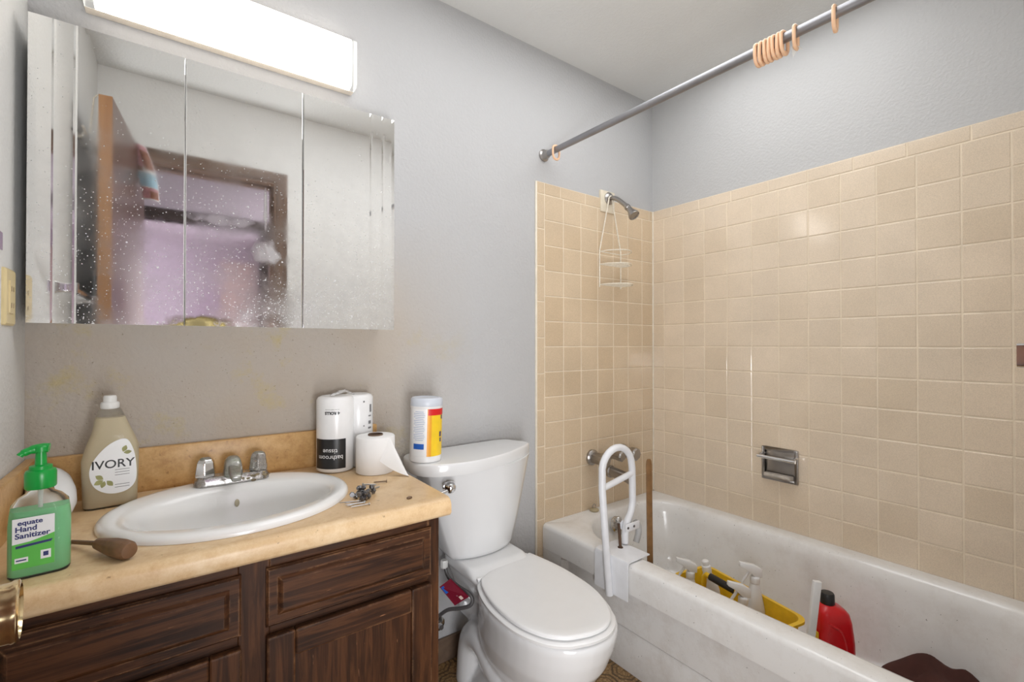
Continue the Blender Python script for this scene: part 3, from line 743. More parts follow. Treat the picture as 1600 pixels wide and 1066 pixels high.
m.loft([[(-0.013, -0.02, 0.030), (0.013, -0.02, 0.030), (0.012, -0.02, 0.050), (-0.012, -0.02, 0.050)], [(-0.013, -0.075, 0.024), (0.013, -0.075, 0.024), (0.011, -0.075, 0.040), (-0.011, -0.075, 0.040)], [(-0.011, -0.088, 0.018), (0.011, -0.088, 0.018), (0.010, -0.090, 0.032), (-0.010, -0.090, 0.032)]])
part('spout', m, 'chrome_crust', fc, bevel=0.003, angle=35)
m = MB()
random.seed(3)
for i in range(26):
    m.ball((random.uniform(-0.02, 0.085), -0.024 + random.uniform(-0.004, 0.004), random.uniform(0.001, 0.018)), random.uniform(0.002, 0.005), 8, 5, (1.4, 1, 0.7))
part('limescale_crust', m, plain('limescale', srgb(150, 136, 108), 0.9, var=0.5, scale=90), fc, label='brown white limescale along the base')

# ------------------------------------------------------------------ things on the counter
def bottle_loft(secs, k=8):
    """secs: (half width, half depth, z, corner radius, x shift)"""
    return MB().loft([[(x + sx, y, z) for x, y in rrect(-a, -b, a, b, min(r_, a * 0.999, b * 0.999), k)] for a, b, z, r_, sx in secs])
# green hand sanitizer
hs = thing('hand_sanitizer_bottle', 'clear green hand sanitizer bottle with pump at the counter\'s left end', 'soap bottle', (-0.171, 1.082, CT), R(5))
secs = [(0.034, 0.019, 0.0, 0.012, 0), (0.037, 0.0215, 0.004, 0.014, 0), (0.037, 0.0215, 0.085, 0.016, 0), (0.036, 0.021, 0.100, 0.018, 0), (0.034, 0.020, 0.116, 0.019, 0), (0.026, 0.018, 0.126, 0.018, 0), (0.017, 0.016, 0.132, 0.016, 0), (0.015, 0.015, 0.140, 0.015, 0)]
part('bottle_body', bottle_loft(secs), 'clear', hs, angle=60)
part('gel', bottle_loft([(a - 0.0025, b - 0.0025, z + (0.003 if i == 0 else 0.002), r_ - 0.001, 0) for i, (a, b, z, r_, s_) in enumerate(secs[:4])] + [(0.0335, 0.0185, 0.107, 0.016, 0)]), 'gel', hs, angle=60, label='green gel filling the bottle')
pump = part('pump', MB().lathe([(0.0185, 0.139), (0.0195, 0.141), (0.0195, 0.164), (0.018, 0.168), (0.014, 0.170), (0.014, 0.175), (0.0075, 0.177), (0.0065, 0.198), (0.009, 0.201)], 32), 'green', hs, angle=40, label='bright green pump')
part('pump_nozzle', MB().tube(smooth_path([(0.010, -0.001, 0.203), (0.0, 0.0, 0.204), (-0.012, -0.003, 0.202), (-0.021, -0.006, 0.198), (-0.024, -0.007, 0.195)], 5), [0.0075] * 5 + [0.0072] * 5 + [0.006] * 5 + [0.0045] * 6, 12).lathe([(0.0105, 0.199), (0.0105, 0.206), (0.008, 0.2085), (0.0001, 0.209)], 20), 'green', pump)
part('dip_tube', MB().tube([(0, 0, 0.01), (0, 0, 0.14)], 0.003, 8), 'clear_white', hs)
LB = part('front_label', MB().box((-0.030, -0.0221, 0.018), (0.018, -0.0216, 0.098)), 'label', hs, smooth=False, label='white and green product label')
def flat(mb, x, y, z): mb.v = [(px + x, y - pz, py + z) for px, py, pz in mb.v]; return mb
part('green_field', MB().add([(-0.030, -0.0224, 0.018), (0.018, -0.0224, 0.018), (0.018, -0.0224, 0.068), (0.006, -0.0224, 0.064), (-0.010, -0.0224, 0.0595), (-0.030, -0.0224, 0.058)], [(0, 1, 2, 3, 4, 5)]), 'green_ink', LB, smooth=False)
for wd_, sz, al, xx, z_ in (('equate', 0.0105, 'CENTER', -0.010, 0.0905), ('Hand', 0.0115, 'LEFT', -0.027, 0.0805), ('Sanitizer', 0.0115, 'LEFT', -0.027, 0.070)): part('lettering', flat(text_mb(wd_, sz, al, 0.0003), xx, -0.0226, z_), 'navy', LB, smooth=False)
part('label_mark', MB().add([(-0.026, -0.0226, 0.051), (0.014, -0.0226, 0.054), (0.016, -0.0226, 0.058), (-0.026, -0.0226, 0.055)], [(0, 1, 2, 3)]).box((-0.027, -0.0227, 0.028), (-0.012, -0.0226, 0.036), 1).box((0.002, -0.0227, 0.028), (0.014, -0.0226, 0.042), 1).box((-0.0255, -0.0229, 0.031), (-0.014, -0.0228, 0.033), 0).box((0.005, -0.0229, 0.032), (0.011, -0.0228, 0.039), 0), ['navy', 'label'], LB, smooth=False)

# ivory dish soap
iv = thing('dish_soap_bottle', 'clear amber dish soap bottle with white label by the backsplash', 'soap bottle', (-0.110, 1.430, CT), R(3))
secs = [(0.046, 0.022, 0.0, 0.018, 0), (0.0485, 0.0245, 0.005, 0.020, 0), (0.0505, 0.0255, 0.07, 0.022, 0), (0.0515, 0.026, 0.110, 0.022, 0), (0.0475, 0.026, 0.140, 0.022, 0.003), (0.0385, 0.024, 0.165, 0.021, 0.003), (0.0325, 0.022, 0.185, 0.019, 0.001), (0.027, 0.019, 0.205, 0.017, -0.001), (0.021, 0.016, 0.222, 0.0155, -0.002), (0.0165, 0.0155, 0.228, 0.015, -0.002)]
part('bottle_body', bottle_loft(secs, 10), 'clear', iv, angle=70)
part('soap', bottle_loft([(a - 0.0025, b - 0.0025, z + (0.003 if i == 0 else 0), r_ - 0.001, sx) for i, (a, b, z, r_, sx) in enumerate(secs[:8])], 10), 'soap', iv, angle=70, label='pale amber liquid soap')
cp = part('cap', MB().lathe([(0.0165, 0.226), (0.0175, 0.229), (0.0175, 0.238), (0.0155, 0.241), (0.0125, 0.242), (0.0125, 0.252), (0.011, 0.256), (0.0001, 0.257)], 28, (-0.002, 0, 0)), 'clear_white', iv, label='milky white cap')
lab = smooth_path([(-0.038, 0, 0.085), (-0.029, 0, 0.116), (-0.004, 0, 0.146), (0.024, 0, 0.156), (0.038, 0, 0.132), (0.044, 0, 0.094), (0.043, 0, 0.056), (0.026, 0, 0.036), (-0.004, 0, 0.034), (-0.029, 0, 0.052)], 6, True)
lb = part('front_label', MB().loft([[(p.x + 0.002, -0.0235, p.z) for p in lab], [(p.x + 0.002, -0.0268, p.z) for p in lab]]), 'label', iv, smooth=False, label='white shield-shaped label')
part('lettering', flat(text_mb('IVORY', 0.0265, bold=0.0003), 0.005, -0.0270, 0.100), 'black_ink', lb, smooth=False)
lm = MB()
def leafp(x, z, ang, ln):
    pts = []
    for i in range(10):
        t_ = i / 9; pts.append((ln * t_, 0.30 * ln * math.sin(math.pi * t_)))
    pts += [(p[0], -p[1]) for p in reversed(pts[1:-1])]
    c, s_ = math.cos(ang), math.sin(ang)
    return [(x + c * a - s_ * b, -0.0271, z + s_ * a + c * b) for a, b in pts]
for x, z, a, l in ((-0.012, 0.068, 2.5, 0.017), (-0.012, 0.066, 3.6, 0.018), (-0.010, 0.064, 4.4, 0.016), (-0.006, 0.064, 5.4, 0.017), (0.022, 0.126, 1.2, 0.016), (0.023, 0.124, 0.1, 0.015)):
    p = leafp(x, z, a, l); lm.add(p, [tuple(range(len(p)))])
part('leaf_print', lm, 'leaf', lb, smooth=False)
lm = MB()
for z in (0.086, 0.080, 0.074, 0.052, 0.046): lm.box((0.008, -0.0272, z), (0.034, -0.0271, z + 0.0012))
part('fine_print', lm, 'grey_ink', lb, smooth=False)

# white plastic bottle lying behind the sanitizer
wl = thing('squeeze_bottle', 'white tapered plastic bottle lying between the two soap bottles', 'bottle', (-0.204, 1.392, CT))
ax = Vector((0.022, -0.09, -0.040)); pts = []; rad = []
for t_, r_ in ((-0.75, 0.004), (-0.72, 0.020), (-0.62, 0.030), (-0.4, 0.037), (0.0, 0.040), (0.35, 0.037), (0.65, 0.026), (0.85, 0.014), (1.0, 0.006), (1.03, 0.002)):
    pts.append(Vector((0.0, 0.0, 0.044)) + ax * t_ + Vector((0, 0, 0.0))); rad.append(r_)
m = MB().tube(pts, rad, 24); zmin = min(v[2] for v in m.v); m.shift((0, 0, -zmin + 0.0005))
part('bottle_body', m, 'white', wl)

# old screwdriver
sd = thing('screwdriver', 'old screwdriver with a brown wooden handle beside the sink', 'screwdriver', (-0.078, 1.080, CT + 0.0165))
ua = Vector((0.55, -0.83, 0)).normalized()
pf = [(-0.048, 0.006), (-0.044, 0.0095), (-0.036, 0.0105), (-0.022, 0.0125), (0.0, 0.0155), (0.020, 0.0165), (0.036, 0.0155), (0.042, 0.0125), (0.0435, 0.006)]
hm = MB()
lps = []
for s_, r_ in pf:
    lp_ = []
    for i in range(32):
        a = 2 * math.pi * i / 32; rr = r_ * (1 - 0.10 * (1 if math.cos(8 * a) > 0.3 and abs(s_) < 0.035 else 0))
        n1 = Vector((-ua.y, ua.x, 0)); lp_.append(ua * s_ + n1 * rr * math.cos(a) + Vector((0, 0, 1)) * rr * math.sin(a))
    lps.append(lp_)
part('handle', hm.loft(lps), 'handle_wood', sd, angle=50)
part('shaft', MB().tube([ua * -0.165 + Vector((0, 0, -0.0135)), ua * -0.155 + Vector((0, 0, -0.012)), ua * -0.046], [0.004, 0.0035, 0.0042], 10), 'rust', sd, label='dark steel shaft')

# wrapped toilet paper
tp = thing('toilet_paper_pack', 'plastic wrapped toilet tissue pack with upside-down black label', 'toilet paper', (0.402, 1.440, CT))
RR = 0.0535
def roll_prof(r_, z0, z1): return [(0.012, z0 + 0.006), (r_ - 0.008, z0), (r_, z0 + 0.006), (r_, z1 - 0.012), (r_ - 0.004, z1 - 0.004), (r_ - 0.014, z1), (0.014, z1 - 0.006)]
part('wrapped_column', MB().lathe(roll_prof(RR, 0.0, 0.222), 48), 'wrap', tp, angle=60)
back = part('wrapped_column', MB().lathe(roll_prof(0.046, 0.0, 0.222), 40, (0.072, 0.019, 0)), 'wrap', tp, angle=60)
random.seed(5)
m = MB(); gp = []
for i in range(9):
    for j in range(6):
        u, v_ = i / 8, j / 5
        gp.append((-0.012 + 0.080 * u, 0.016 + 0.024 * u + 0.008 * (v_ - .5), 0.219 + 0.016 * math.sin(math.pi * u) * (0.4 + 0.6 * v_) + random.uniform(-0.003, 0.003)))
m.add(gp, [(i * 6 + j, (i + 1) * 6 + j, (i + 1) * 6 + j + 1, i * 6 + j + 1) for i in range(8) for j in range(5)])
part('film_fold', m, NT('clear_film').set(col=(0.9, 0.9, 0.9), rough=0.2, trans=0.5, alpha=0.75).m, tp)
cam_dir = math.atan2(-1.440, -0.402)         # direction from the pack toward the doorway
LBL = R(-124)
bl = part('black_label', wrap(sheet_mb(0.098, 0.086, 24, 4, -0.002, 0.057), RR + 0.0005, LBL), 'black_ink', tp)
def flipped(mb): mb.v = [(-x, -y, z) for x, y, z in mb.v]; return mb
def put(mb, dx, dz): mb.v = [(x + dx, y + dz, z) for x, y, z in mb.v]; return mb
t1 = put(split_long(flipped(text_mb('tissue', 0.0185))), 0.002, 0.066); t2 = put(split_long(flipped(text_mb('bathroom', 0.0185))), 0.002, 0.0475)
for q_ in (t1, t2): part('lettering', wrap(q_, RR + 0.0009, LBL), 'white_ink', bl, smooth=False)
t3 = put(split_long(flipped(text_mb('4 ROLLS', 0.0115, bold=0.0006))), 0.008, 0.176); t4 = put(split_long(flipped(text_mb('120 2-PLY SHEETS PER ROLL', 0.0033))), 0.008, 0.186)
for q_ in (t3, t4): part('lettering', wrap(q_, RR + 0.0007, LBL), 'black_ink', tp, smooth=False)
m = MB()
LB2 = R(-62)
q = [sheet_mb(0.010, 0.024, 3, 2, 0.008, 0.178), sheet_mb(0.012, 0.004, 3, 1, 0.004, 0.155), sheet_mb(0.012, 0.010, 3, 2, 0.004, 0.135), sheet_mb(0.014, 0.006, 3, 1, 0.004, 0.118), sheet_mb(0.005, 0.005, 2, 2, -0.018, 0.200), sheet_mb(0.004, 0.004, 2, 2, -0.018, 0.126)]
for s_ in q:
    wrap(s_, 0.0464, LB2); s_.shift((0.072, 0.019, 0)); m.add(s_.v, s_.f)
part('side_print', m, 'grey_ink', tp, smooth=False)

# loose toilet roll
lr = thing('toilet_roll', 'loose white toilet roll with its end sheet hanging out', 'toilet roll', (0.492, 1.350, CT))
part('roll', MB().lathe([(0.0215, 0.001), (0.052, 0.0), (0.0555, 0.003), (0.056, 0.05), (0.0555, 0.103), (0.053, 0.106), (0.0215, 0.1065)], 48, cap=False), 'paper', lr, angle=50)
part('core', MB().lathe([(0.0215, 0.001), (0.0215, 0.1105), (0.0205, 0.1105), (0.0205, 0.001)], 32, cap=False), 'card', lr, label='brown cardboard core')
m = MB()
RC = Vector((0.492, 1.350, CT))
PA, PB, PC, PD = Vector((0.516, 1.298, 0.8945)), Vector((0.483, 1.2925, 0.832)), Vector((0.548, 1.232, 0.7915)), Vector((0.5505, 1.250, 0.7915))
for n_ in (0, 1):
    vv = []
    for i in range(11):
        for j in range(9):
            u, v_ = i / 10, j / 8
            p = PA.lerp(PD, u).lerp(PB.lerp(PC, u), v_) - RC
            p += Vector((0.5, -0.85, 0.0)) * (0.008 * math.sin(math.pi * u) * math.sin(math.pi * v_)) + Vector((0, 0, -0.006 * math.sin(math.pi * u) * v_))
            vv.append((p.x, p.y + 0.0006 * n_, max(p.z, 0.001)))
    m.add(vv, [(i * 9 + j, (i + 1) * 9 + j, (i + 1) * 9 + j + 1, i * 9 + j + 1) for i in range(10) for j in range(8)])
part('loose_sheet', m, 'paper', lr)

# nails, screws, nuts by the sink
def nail_parts(root, L, r_, mat, hr):
    part('nail_shank', MB().tube([(0, 0, 0), (L - 0.004, 0, 0), (L, 0, 0)], [r_, r_, 0.0004], 8), mat, root)
    part('nail_head', MB().lathe([(0.0006, -0.0012), (hr, -0.0012), (hr, 0.0), (r_, 0.0008)], 12, (0, 0, 0), 'x'), mat, root)
ZN = CT + 0.003
n0 = thing('nail', 'brown nail lying alone nearest the loose toilet roll', 'nail', (0.476, 1.222, ZN), R(162)); nail_parts(n0, 0.034, 0.0016, 'rust', 0.0042)
n1 = thing('nail', 'pale zinc nail lying across another behind the nut pile', 'nail', (0.412, 1.222, ZN + 0.002), R(-38)); nail_parts(n1, 0.036, 0.0022, 'zinc', 0.0046)
n2 = thing('nail', 'grey nail lying under the pale zinc nail behind the nuts', 'nail', (0.412, 1.176, ZN), R(16)); nail_parts(n2, 0.034, 0.0020, 'zinc', 0.0042)
nl = thing('nail', 'thin bright nail in the small heap in front of the nuts', 'nail', (0.376, 1.072, ZN), R(175), 'nails by the sink'); nail_parts(nl, 0.042, 0.0012, 'zinc', 0.0032)
for x, y, a, dz in ((0.368, 1.084, 168, 0.0015), (0.372, 1.092, 186, 0.0), (0.358, 1.098, 160, 0.003), (0.372, 1.102, 172, 0.001)):
    c = copy_tree(nl); c.location = (x, y, ZN + dz); c.rotation_euler = (0, 0, R(a))
nut = thing('hex_nut', 'small dark hex nut heaped among others at the sink\'s right rim', 'nut', (0, 0, 0), 0, 'dark nuts heaped by the sink')
hexl = lambda r_, z: [(r_ * math.cos(R(60 * i)), r_ * math.sin(R(60 * i)), z) for i in range(6)]
part('nut_body', MB().loft([hexl(0.0058, 0), hexl(0.0066, 0.0012), hexl(0.0066, 0.0058), hexl(0.0058, 0.007)]), 'iron', nut, smooth=False)
part('nut_collar', MB().lathe([(0.003, 0.007), (0.0045, 0.0072), (0.0042, 0.0098), (0.0028, 0.0098)], 14), 'iron', nut)
random.seed(11); first = True
for i in range(22):
    u = random.uniform(-1, 1); v_ = random.uniform(-1, 1)
    x = 0.382 + 0.026 * u + 0.014 * v_; y = 1.134 + 0.030 * u - 0.014 * v_
    c = nut if first else copy_tree(nut); first = False
    lying = random.random() < 0.6
    c.location = (x, y, CT + (0.0068 if lying else 0.0005) + (0.010 if i % 3 == 2 else 0))
    c.rotation_euler = (R(90 if lying else 0), R(random.uniform(-15, 15) if lying else 0), R(random.uniform(0, 360)))
ov = thing('loose_stud', 'small brown oval stud alone near the counter\'s right front corner', 'stud', (0.470, 1.058, CT))
part('stud', MB().ball((0, 0, 0.0028), 0.0075, 18, 8, (1.0, 0.55, 0.42)), 'rust', ov)

# ------------------------------------------------------------------ toilet
TC = 0.883
to = thing('toilet', 'white two-piece toilet between the vanity and the bathtub', 'toilet', (0.905, 1.20, 0))
def tank_loop(hw, yfm, yfs, z, cx=TC, yb=1.498, n=14):
    pts = []
    for i in range(n + 1):
        u = -1 + 2 * i / n
        pts.append((cx + hw * u, yfm + (yfs - yfm) * abs(u) ** 2.2, z))
    r_ = 0.022
    pts += [(cx + hw + 0.004, yfs + 0.012, z), (cx + hw + 0.004, yfs + 0.035, z), (cx + hw, yb - 0.012, z), (cx + hw - 0.012, yb, z), (cx - hw + 0.012, yb, z), (cx - hw, yb - 0.012, z), (cx - hw - 0.004, yfs + 0.035, z), (cx - hw - 0.004, yfs + 0.012, z)]
    return pts
tk = []
for t_, sh in ((0.0, -0.010), (0.02, -0.002), (0.06, 0), (0.25, 0), (0.5, 0), (0.75, 0), (0.93, 0), (1.0, 0.001)):
    hw = 0.118 + (0.208 - 0.118) * (t_ ** 0.85) + sh
    tk.append(tank_loop(hw, 1.352 - 0.062 * t_ - sh, 1.385 - 0.010 * t_ - sh, 0.430 + 0.324 * t_, 0.896 - 0.011 * t_))
part('tank', MB().loft(tk), 'china', to, world=True, angle=50)
out = smooth_path([(0.655, 1.492, 0), (0.85, 1.500, 0), (1.045, 1.497, 0), (1.085, 1.45, 0), (1.105, 1.395, 0), (1.065, 1.357, 0), (0.966, 1.308, 0), (0.87, 1.280, 0), (0.771, 1.267, 0), (0.685, 1.287, 0), (0.628, 1.33, 0), (0.618, 1.40, 0)], 6, True)
cx_ = sum(p.x for p in out) / len(out); cy_ = sum(p.y for p in out) / len(out)
def scl(z, k): return [(cx_ + (p.x - cx_) * k, cy_ + (p.y - cy_) * k, z) for p in out]
part('tank_lid', MB().loft([scl(0.7535, 0.965), scl(0.754, 0.988), scl(0.758, 1.0), scl(0.785, 1.0), scl(0.790, 0.994), scl(0.7925, 0.980), scl(0.793, 0.95)]), 'china', to, world=True, angle=50)
# flush lever
part('flush_lever', MB().lathe([(0.0155, 0.0), (0.0155, -0.006), (0.008, -0.010), (0.007, -0.02)], 20, (0.715, 1.322, 0.710), 'y').tube([(0.722, 1.300, 0.712), (0.70, 1.294, 0.706), (0.665, 1.292, 0.699), (0.640, 1.294, 0.697)], [0.006, 0.006, 0.0065, 0.007], 12).ball((0.716, 1.300, 0.713), 0.019, 24, 14), 'chrome', to, world=True, label='chrome flush lever')
# bowl: one fused body of china
def bl_loop(cx, y0, y1, hw, z, p=2.2, n=40):
    cy = (y0 + y1) / 2; return ell(cx, cy, hw, (y1 - y0) / 2, z, n, p)
m = MB()
m.loft([bl_loop(0.905, 0.955, 1.45, 0.136, 0.0, 2.6), bl_loop(0.905, 0.955, 1.45, 0.134, 0.022, 2.6), bl_loop(0.905, 0.980, 1.42, 0.108, 0.045), bl_loop(0.905, 0.985, 1.38, 0.092, 0.10), bl_loop(0.905, 0.960, 1.36, 0.102, 0.16),
        bl_loop(0.906, 0.905, 1.34, 0.132, 0.22), bl_loop(0.907, 0.862, 1.33, 0.152, 0.28), bl_loop(0.907, 0.842, 1.31, 0.160, 0.33), bl_loop(0.907, 0.830, 1.31, 0.168, 0.375), bl_loop(0.907, 0.832, 1.31, 0.167, 0.392)])
# deck that carries the tank
m.loft([[(x, y, z) for x, y in rrect(0.905 - a, y0, 0.905 + a, 1.49, 0.035, 6)] for a, y0, z in ((0.06, 1.30, 0.20), (0.075, 1.24, 0.30), (0.108, 1.22, 0.385), (0.122, 1.24, 0.405), (0.118, 1.30, 0.431))])
# trapway bulges either side
for s_ in (-1, 1):
    m.tube(smooth_path([(0.905 + s_ * 0.062, 1.10, 0.10), (0.905 + s_ * 0.070, 1.20, 0.16), (0.905 + s_ * 0.068, 1.28, 0.20), (0.905 + s_ * 0.062, 1.36, 0.16), (0.905 + s_ * 0.062, 1.385, 0.01)], 6), 0.052, 16)
bowl = part('bowl', m, 'china', to, world=True)
fuse(bowl, 0.006, 8)
for s_ in (-1, 1):
    part('bolt_cap', MB().lathe([(0.015, 0.0), (0.015, 0.010), (0.009, 0.020), (0.0001, 0.022)], 18, (0.905 + s_ * 0.098, 1.245, 0.016)), 'seat', to, world=True)
lid_o = [(0.801, 1.254), (0.85, 1.276), (0.901, 1.292), (0.967, 1.303), (1.041, 1.307), (1.055, 1.222), (1.061, 1.131), (1.054, 1.025), (1.03, 0.943), (0.989, 0.878), (0.94, 0.848), (0.888, 0.846), (0.842, 0.860), (0.811, 0.876), (0.775, 0.918), (0.751, 0.99), (0.749, 1.079), (0.761, 1.158), (0.782, 1.221)]
cxl = 0.906; cyl = 1.07
def dense(pts, n=5):
    # keep the two rear corners crisp, smooth the rest
    arc = smooth_path([(x, y, 0) for x, y in pts[4:] + pts[:1]], n)
    rear = smooth_path([(x, y, 0) for x, y in pts[:5]], n)
    return arc[:-1] + rear[:-1]
lo = dense(lid_o)
def lsc(z, dx): 
    o_ = []
    for p in lo:
        d_ = Vector((p.x - cxl, p.y - cyl)); l_ = d_.length; d_ = d_ * ((l_ + dx) / l_); o_.append((cxl + d_.x, cyl + d_.y, z))
    return o_
part('seat_lid', MB().loft([lsc(0.4095, -0.006), lsc(0.411, -0.001), lsc(0.417, 0.0), lsc(0.4195, -0.002), lsc(0.421, -0.007), lsc(0.4218, -0.03)]), 'seat', to, world=True, angle=60)
part('seat', MB().loft([lsc(0.3935, 0.000), lsc(0.395, 0.010), lsc(0.403, 0.012), lsc(0.4065, 0.006), lsc(0.4068, -0.02)]), 'seat', to, world=True, angle=60)
for xh, yh in ((0.797, 1.262), (1.030, 1.312)):
    part('hinge', MB().lathe([(0.006, -0.016), (0.007, -0.014), (0.007, 0.014), (0.006, 0.016)], 16, (xh + (0.010 if xh < 0.9 else -0.015), yh - 0.002, 0.412), 'x'), 'seat', to, world=True)

# wipes canister on the tank
wc = thing('wipes_canister', 'white cleaning wipes canister with yellow label on the toilet tank', 'canister', (0.664, 1.372, 0.793), rot=(0, R(1.5), 0))
rc = 0.051
part('tub', MB().lathe([(rc - 0.004, 0.0), (rc, 0.004), (rc, 0.018), (rc - 0.001, 0.020), (rc - 0.001, 0.168), (rc, 0.170), (rc, 0.176), (rc - 0.002, 0.178)], 48), 'white', wc, angle=40)
part('lid', MB().lathe([(rc - 0.0005, 0.176), (rc + 0.0005, 0.178), (rc - 0.0005, 0.198), (rc - 0.004, 0.202), (rc - 0.012, 0.203), (rc - 0.014, 0.201)], 48), plain('bluish_white_lid', srgb(206, 212, 222), 0.35, var=0.03), wc, angle=40, label='bluish white lid')
a_cam = math.atan2(-1.372, -0.664)
yl = part('yellow_label', wrap(sheet_mb(0.075, 0.148, 24, 4, 0.0425, 0.095), rc - 0.0004, a_cam), 'yellow_ink', wc)
part('label_stripe', merge(wrap(sheet_mb(0.0145, 0.148, 5, 4, 0.010, 0.095), rc - 0.0001, a_cam), wrap(sheet_mb(0.073, 0.020, 22, 2, 0.0420, 0.159), rc + 0.0001, a_cam)), ['orange_ink', 'red_ink'], yl)
wlb = part('white_label', wrap(sheet_mb(0.056, 0.148, 16, 4, -0.025, 0.095), rc - 0.0003, a_cam), 'label', wc)
m = MB()
for i in range(17):
    zc_ = 0.160 - i * 0.0055
    ww = 0.038 if i % 4 else 0.028
    s_ = wrap(sheet_mb(ww, 0.0014, 8, 1, -0.023 - (0.042 - ww) / 2 * (i % 2), zc_), rc + 0.0001, a_cam); m.add(s_.v, s_.f)
part('fine_print', m, plain('pale_blue_print', srgb(150, 170, 205), 0.5), wlb)
part('blue_box', wrap(sheet_mb(0.036, 0.017, 8, 1, -0.024, 0.052), rc + 0.0002, a_cam), 'blue', wlb)
ck = wrap(put(split_long(text_mb('cleaning wipes', 0.006)), -0.0195, 0.030), rc + 0.0002, a_cam)
for x, z, r_ in ((0.060, 0.142, 0.008), (0.054, 0.088, 0.010), (0.055, 0.070, 0.008)): part('dark_print', wrap(sheet_mb(r_, r_ * 1.6, 2, 2, x, z), rc + 0.0002, a_cam), 'navy', yl)

# supply hose with its tag
sp_ = thing('supply_hose', 'grey braided toilet supply hose bent below the tank', 'hose', (0.80, 1.44, 0.25))
part('hose', MB().tube(smooth_path([(0.7601, 1.42, 0.425), (0.7601, 1.42, 0.4106), (0.764, 1.4, 0.376), (0.7776, 1.365, 0.3583), (0.7941, 1.32, 0.3467), (0.8014, 1.305, 0.33), (0.7929, 1.31, 0.3097), (0.7747, 1.345, 0.2915), (0.7559, 1.385, 0.2754), (0.7455, 1.42, 0.2466), (0.748, 1.45, 0.2202), (0.7516, 1.48, 0.1716), (0.755, 1.49, 0.12)], 6), 0.0062, 12), 'hose', sp_, world=True)
part('coupling_nut', MB().lathe([(0.011, 0.0), (0.013, 0.004), (0.013, 0.022), (0.011, 0.026)], 8, (0.758, 1.420, 0.402)), 'clear_white', sp_, world=True, smooth=False)
tg = thing('hang_tag', 'maroon paper tag hanging on the grey supply hose', 'tag', (0.770, 1.378, 0.34))
tgm = Matrix.Rotation(R(30), 4, 'Y')
# the card hangs as a diamond, its four corners here in metres from the tag's own origin
TQ = [Vector(p) - Vector((0.770, 1.378, 0.34)) for p in ((0.7402, 1.342, 0.4013), (0.7853, 1.300, 0.3464), (0.7538, 1.338, 0.3111), (0.7121, 1.365, 0.3735))]
TN = (TQ[1] - TQ[0]).cross(TQ[3] - TQ[0]).normalized()
if TN.y > 0: TN = -TN
def tagq(u0, u1, v0, v1, n0, n1):
    f = lambda u, v: TQ[0].lerp(TQ[1], u).lerp(TQ[3].lerp(TQ[2], u), v)
    q = [(u0, v0), (u1, v0), (u1, v1), (u0, v1)]
    return MB().loft([[f(u, v) + TN * n0 for u, v in q], [f(u, v) + TN * n1 for u, v in q]])
tgc = part('tag_card', tagq(0, 1, 0, 1, 0, 0.0008), 'maroon', tg, smooth=False)
for q_, mt in (((0.06, 0.40, 0.74, 0.96, 0.0008, 0.0011), 'blue'), ((0.55, 0.72, 0.30, 0.52, 0.0008, 0.0011), 'label'), ((0.78, 0.94, 0.30, 0.48, 0.0008, 0.0011), 'pink')): part('tag_print', tagq(*q_), mt, tgc, smooth=False)
es = thing('wall_flange', 'small round chrome water valve flange low beside the vanity', 'flange', (0.792, YB, 0.145))
part('flange', MB().lathe([(0.028, 0.0), (0.027, -0.004), (0.016, -0.010), (0.010, -0.012), (0.0095, -0.03), (0.0001, -0.031)], 28, (0, 0, 0), 'y'), 'chrome', es)

# ------------------------------------------------------------------ bathtub
bt = thing('bathtub', 'white enamelled steel bathtub along the tiled right wall', 'bathtub', (1.66, 0.78, 0))
BX0, BX1, BY0, BY1, BZ = 1.285, TX - 0.001, YF + 0.002, TY - 0.001, 0.40
def rl(x0, y0, x1, y1, r_, z): return [(x, y, z) for x, y in rrect(x0, y0, x1, y1, r_, 12)]
IX0, IX1, IY0, IY1 = 1.372, 1.975, 0.10, 1.455
lp = [rl(BX0, BY0, BX1, BY1, 0.003, 0.30), rl(BX0, BY0, BX1, BY1, 0.003, 0.382), rl(BX0 + 0.004, BY0, BX1, BY1, 0.004, 0.394), rl(BX0 + 0.012, BY0 + 0.002, BX1, BY1, 0.006, BZ),
      rl(IX0 - 0.016, IY0 - 0.016, IX1 + 0.03, IY1 + 0.014, [0.24, 0.2, 0.17, 0.25], BZ), rl(IX0 - 0.006, IY0 - 0.006, IX1 + 0.012, IY1 + 0.004, [0.23, 0.19, 0.16, 0.24], BZ - 0.003), rl(IX0, IY0, IX1, IY1 - 0.004, [0.22, 0.18, 0.15, 0.235], BZ - 0.012),
      rl(IX0 + 0.006, IY0 + 0.02, IX1 - 0.006, IY1 - 0.015, [0.21, 0.17, 0.15, 0.22], BZ - 0.06), rl(IX0 + 0.028, IY0 + 0.07, IX1 - 0.030, IY1 - 0.055, [0.18, 0.16, 0.14, 0.19], 0.18), rl(IX0 + 0.042, IY0 + 0.10, IX1 - 0.045, IY1 - 0.075, [0.17, 0.15, 0.13, 0.17], 0.115),
      rl(IX0 + 0.065, IY0 + 0.125, IX1 - 0.068, IY1 - 0.10, [0.15, 0.13, 0.12, 0.15], 0.085), rl(IX0 + 0.105, IY0 + 0.16, IX1 - 0.11, IY1 - 0.14, [0.12, 0.11, 0.10, 0.12], 0.076)]
part('basin', MB().loft(lp, False, True), 'tub', bt, world=True, angle=50)
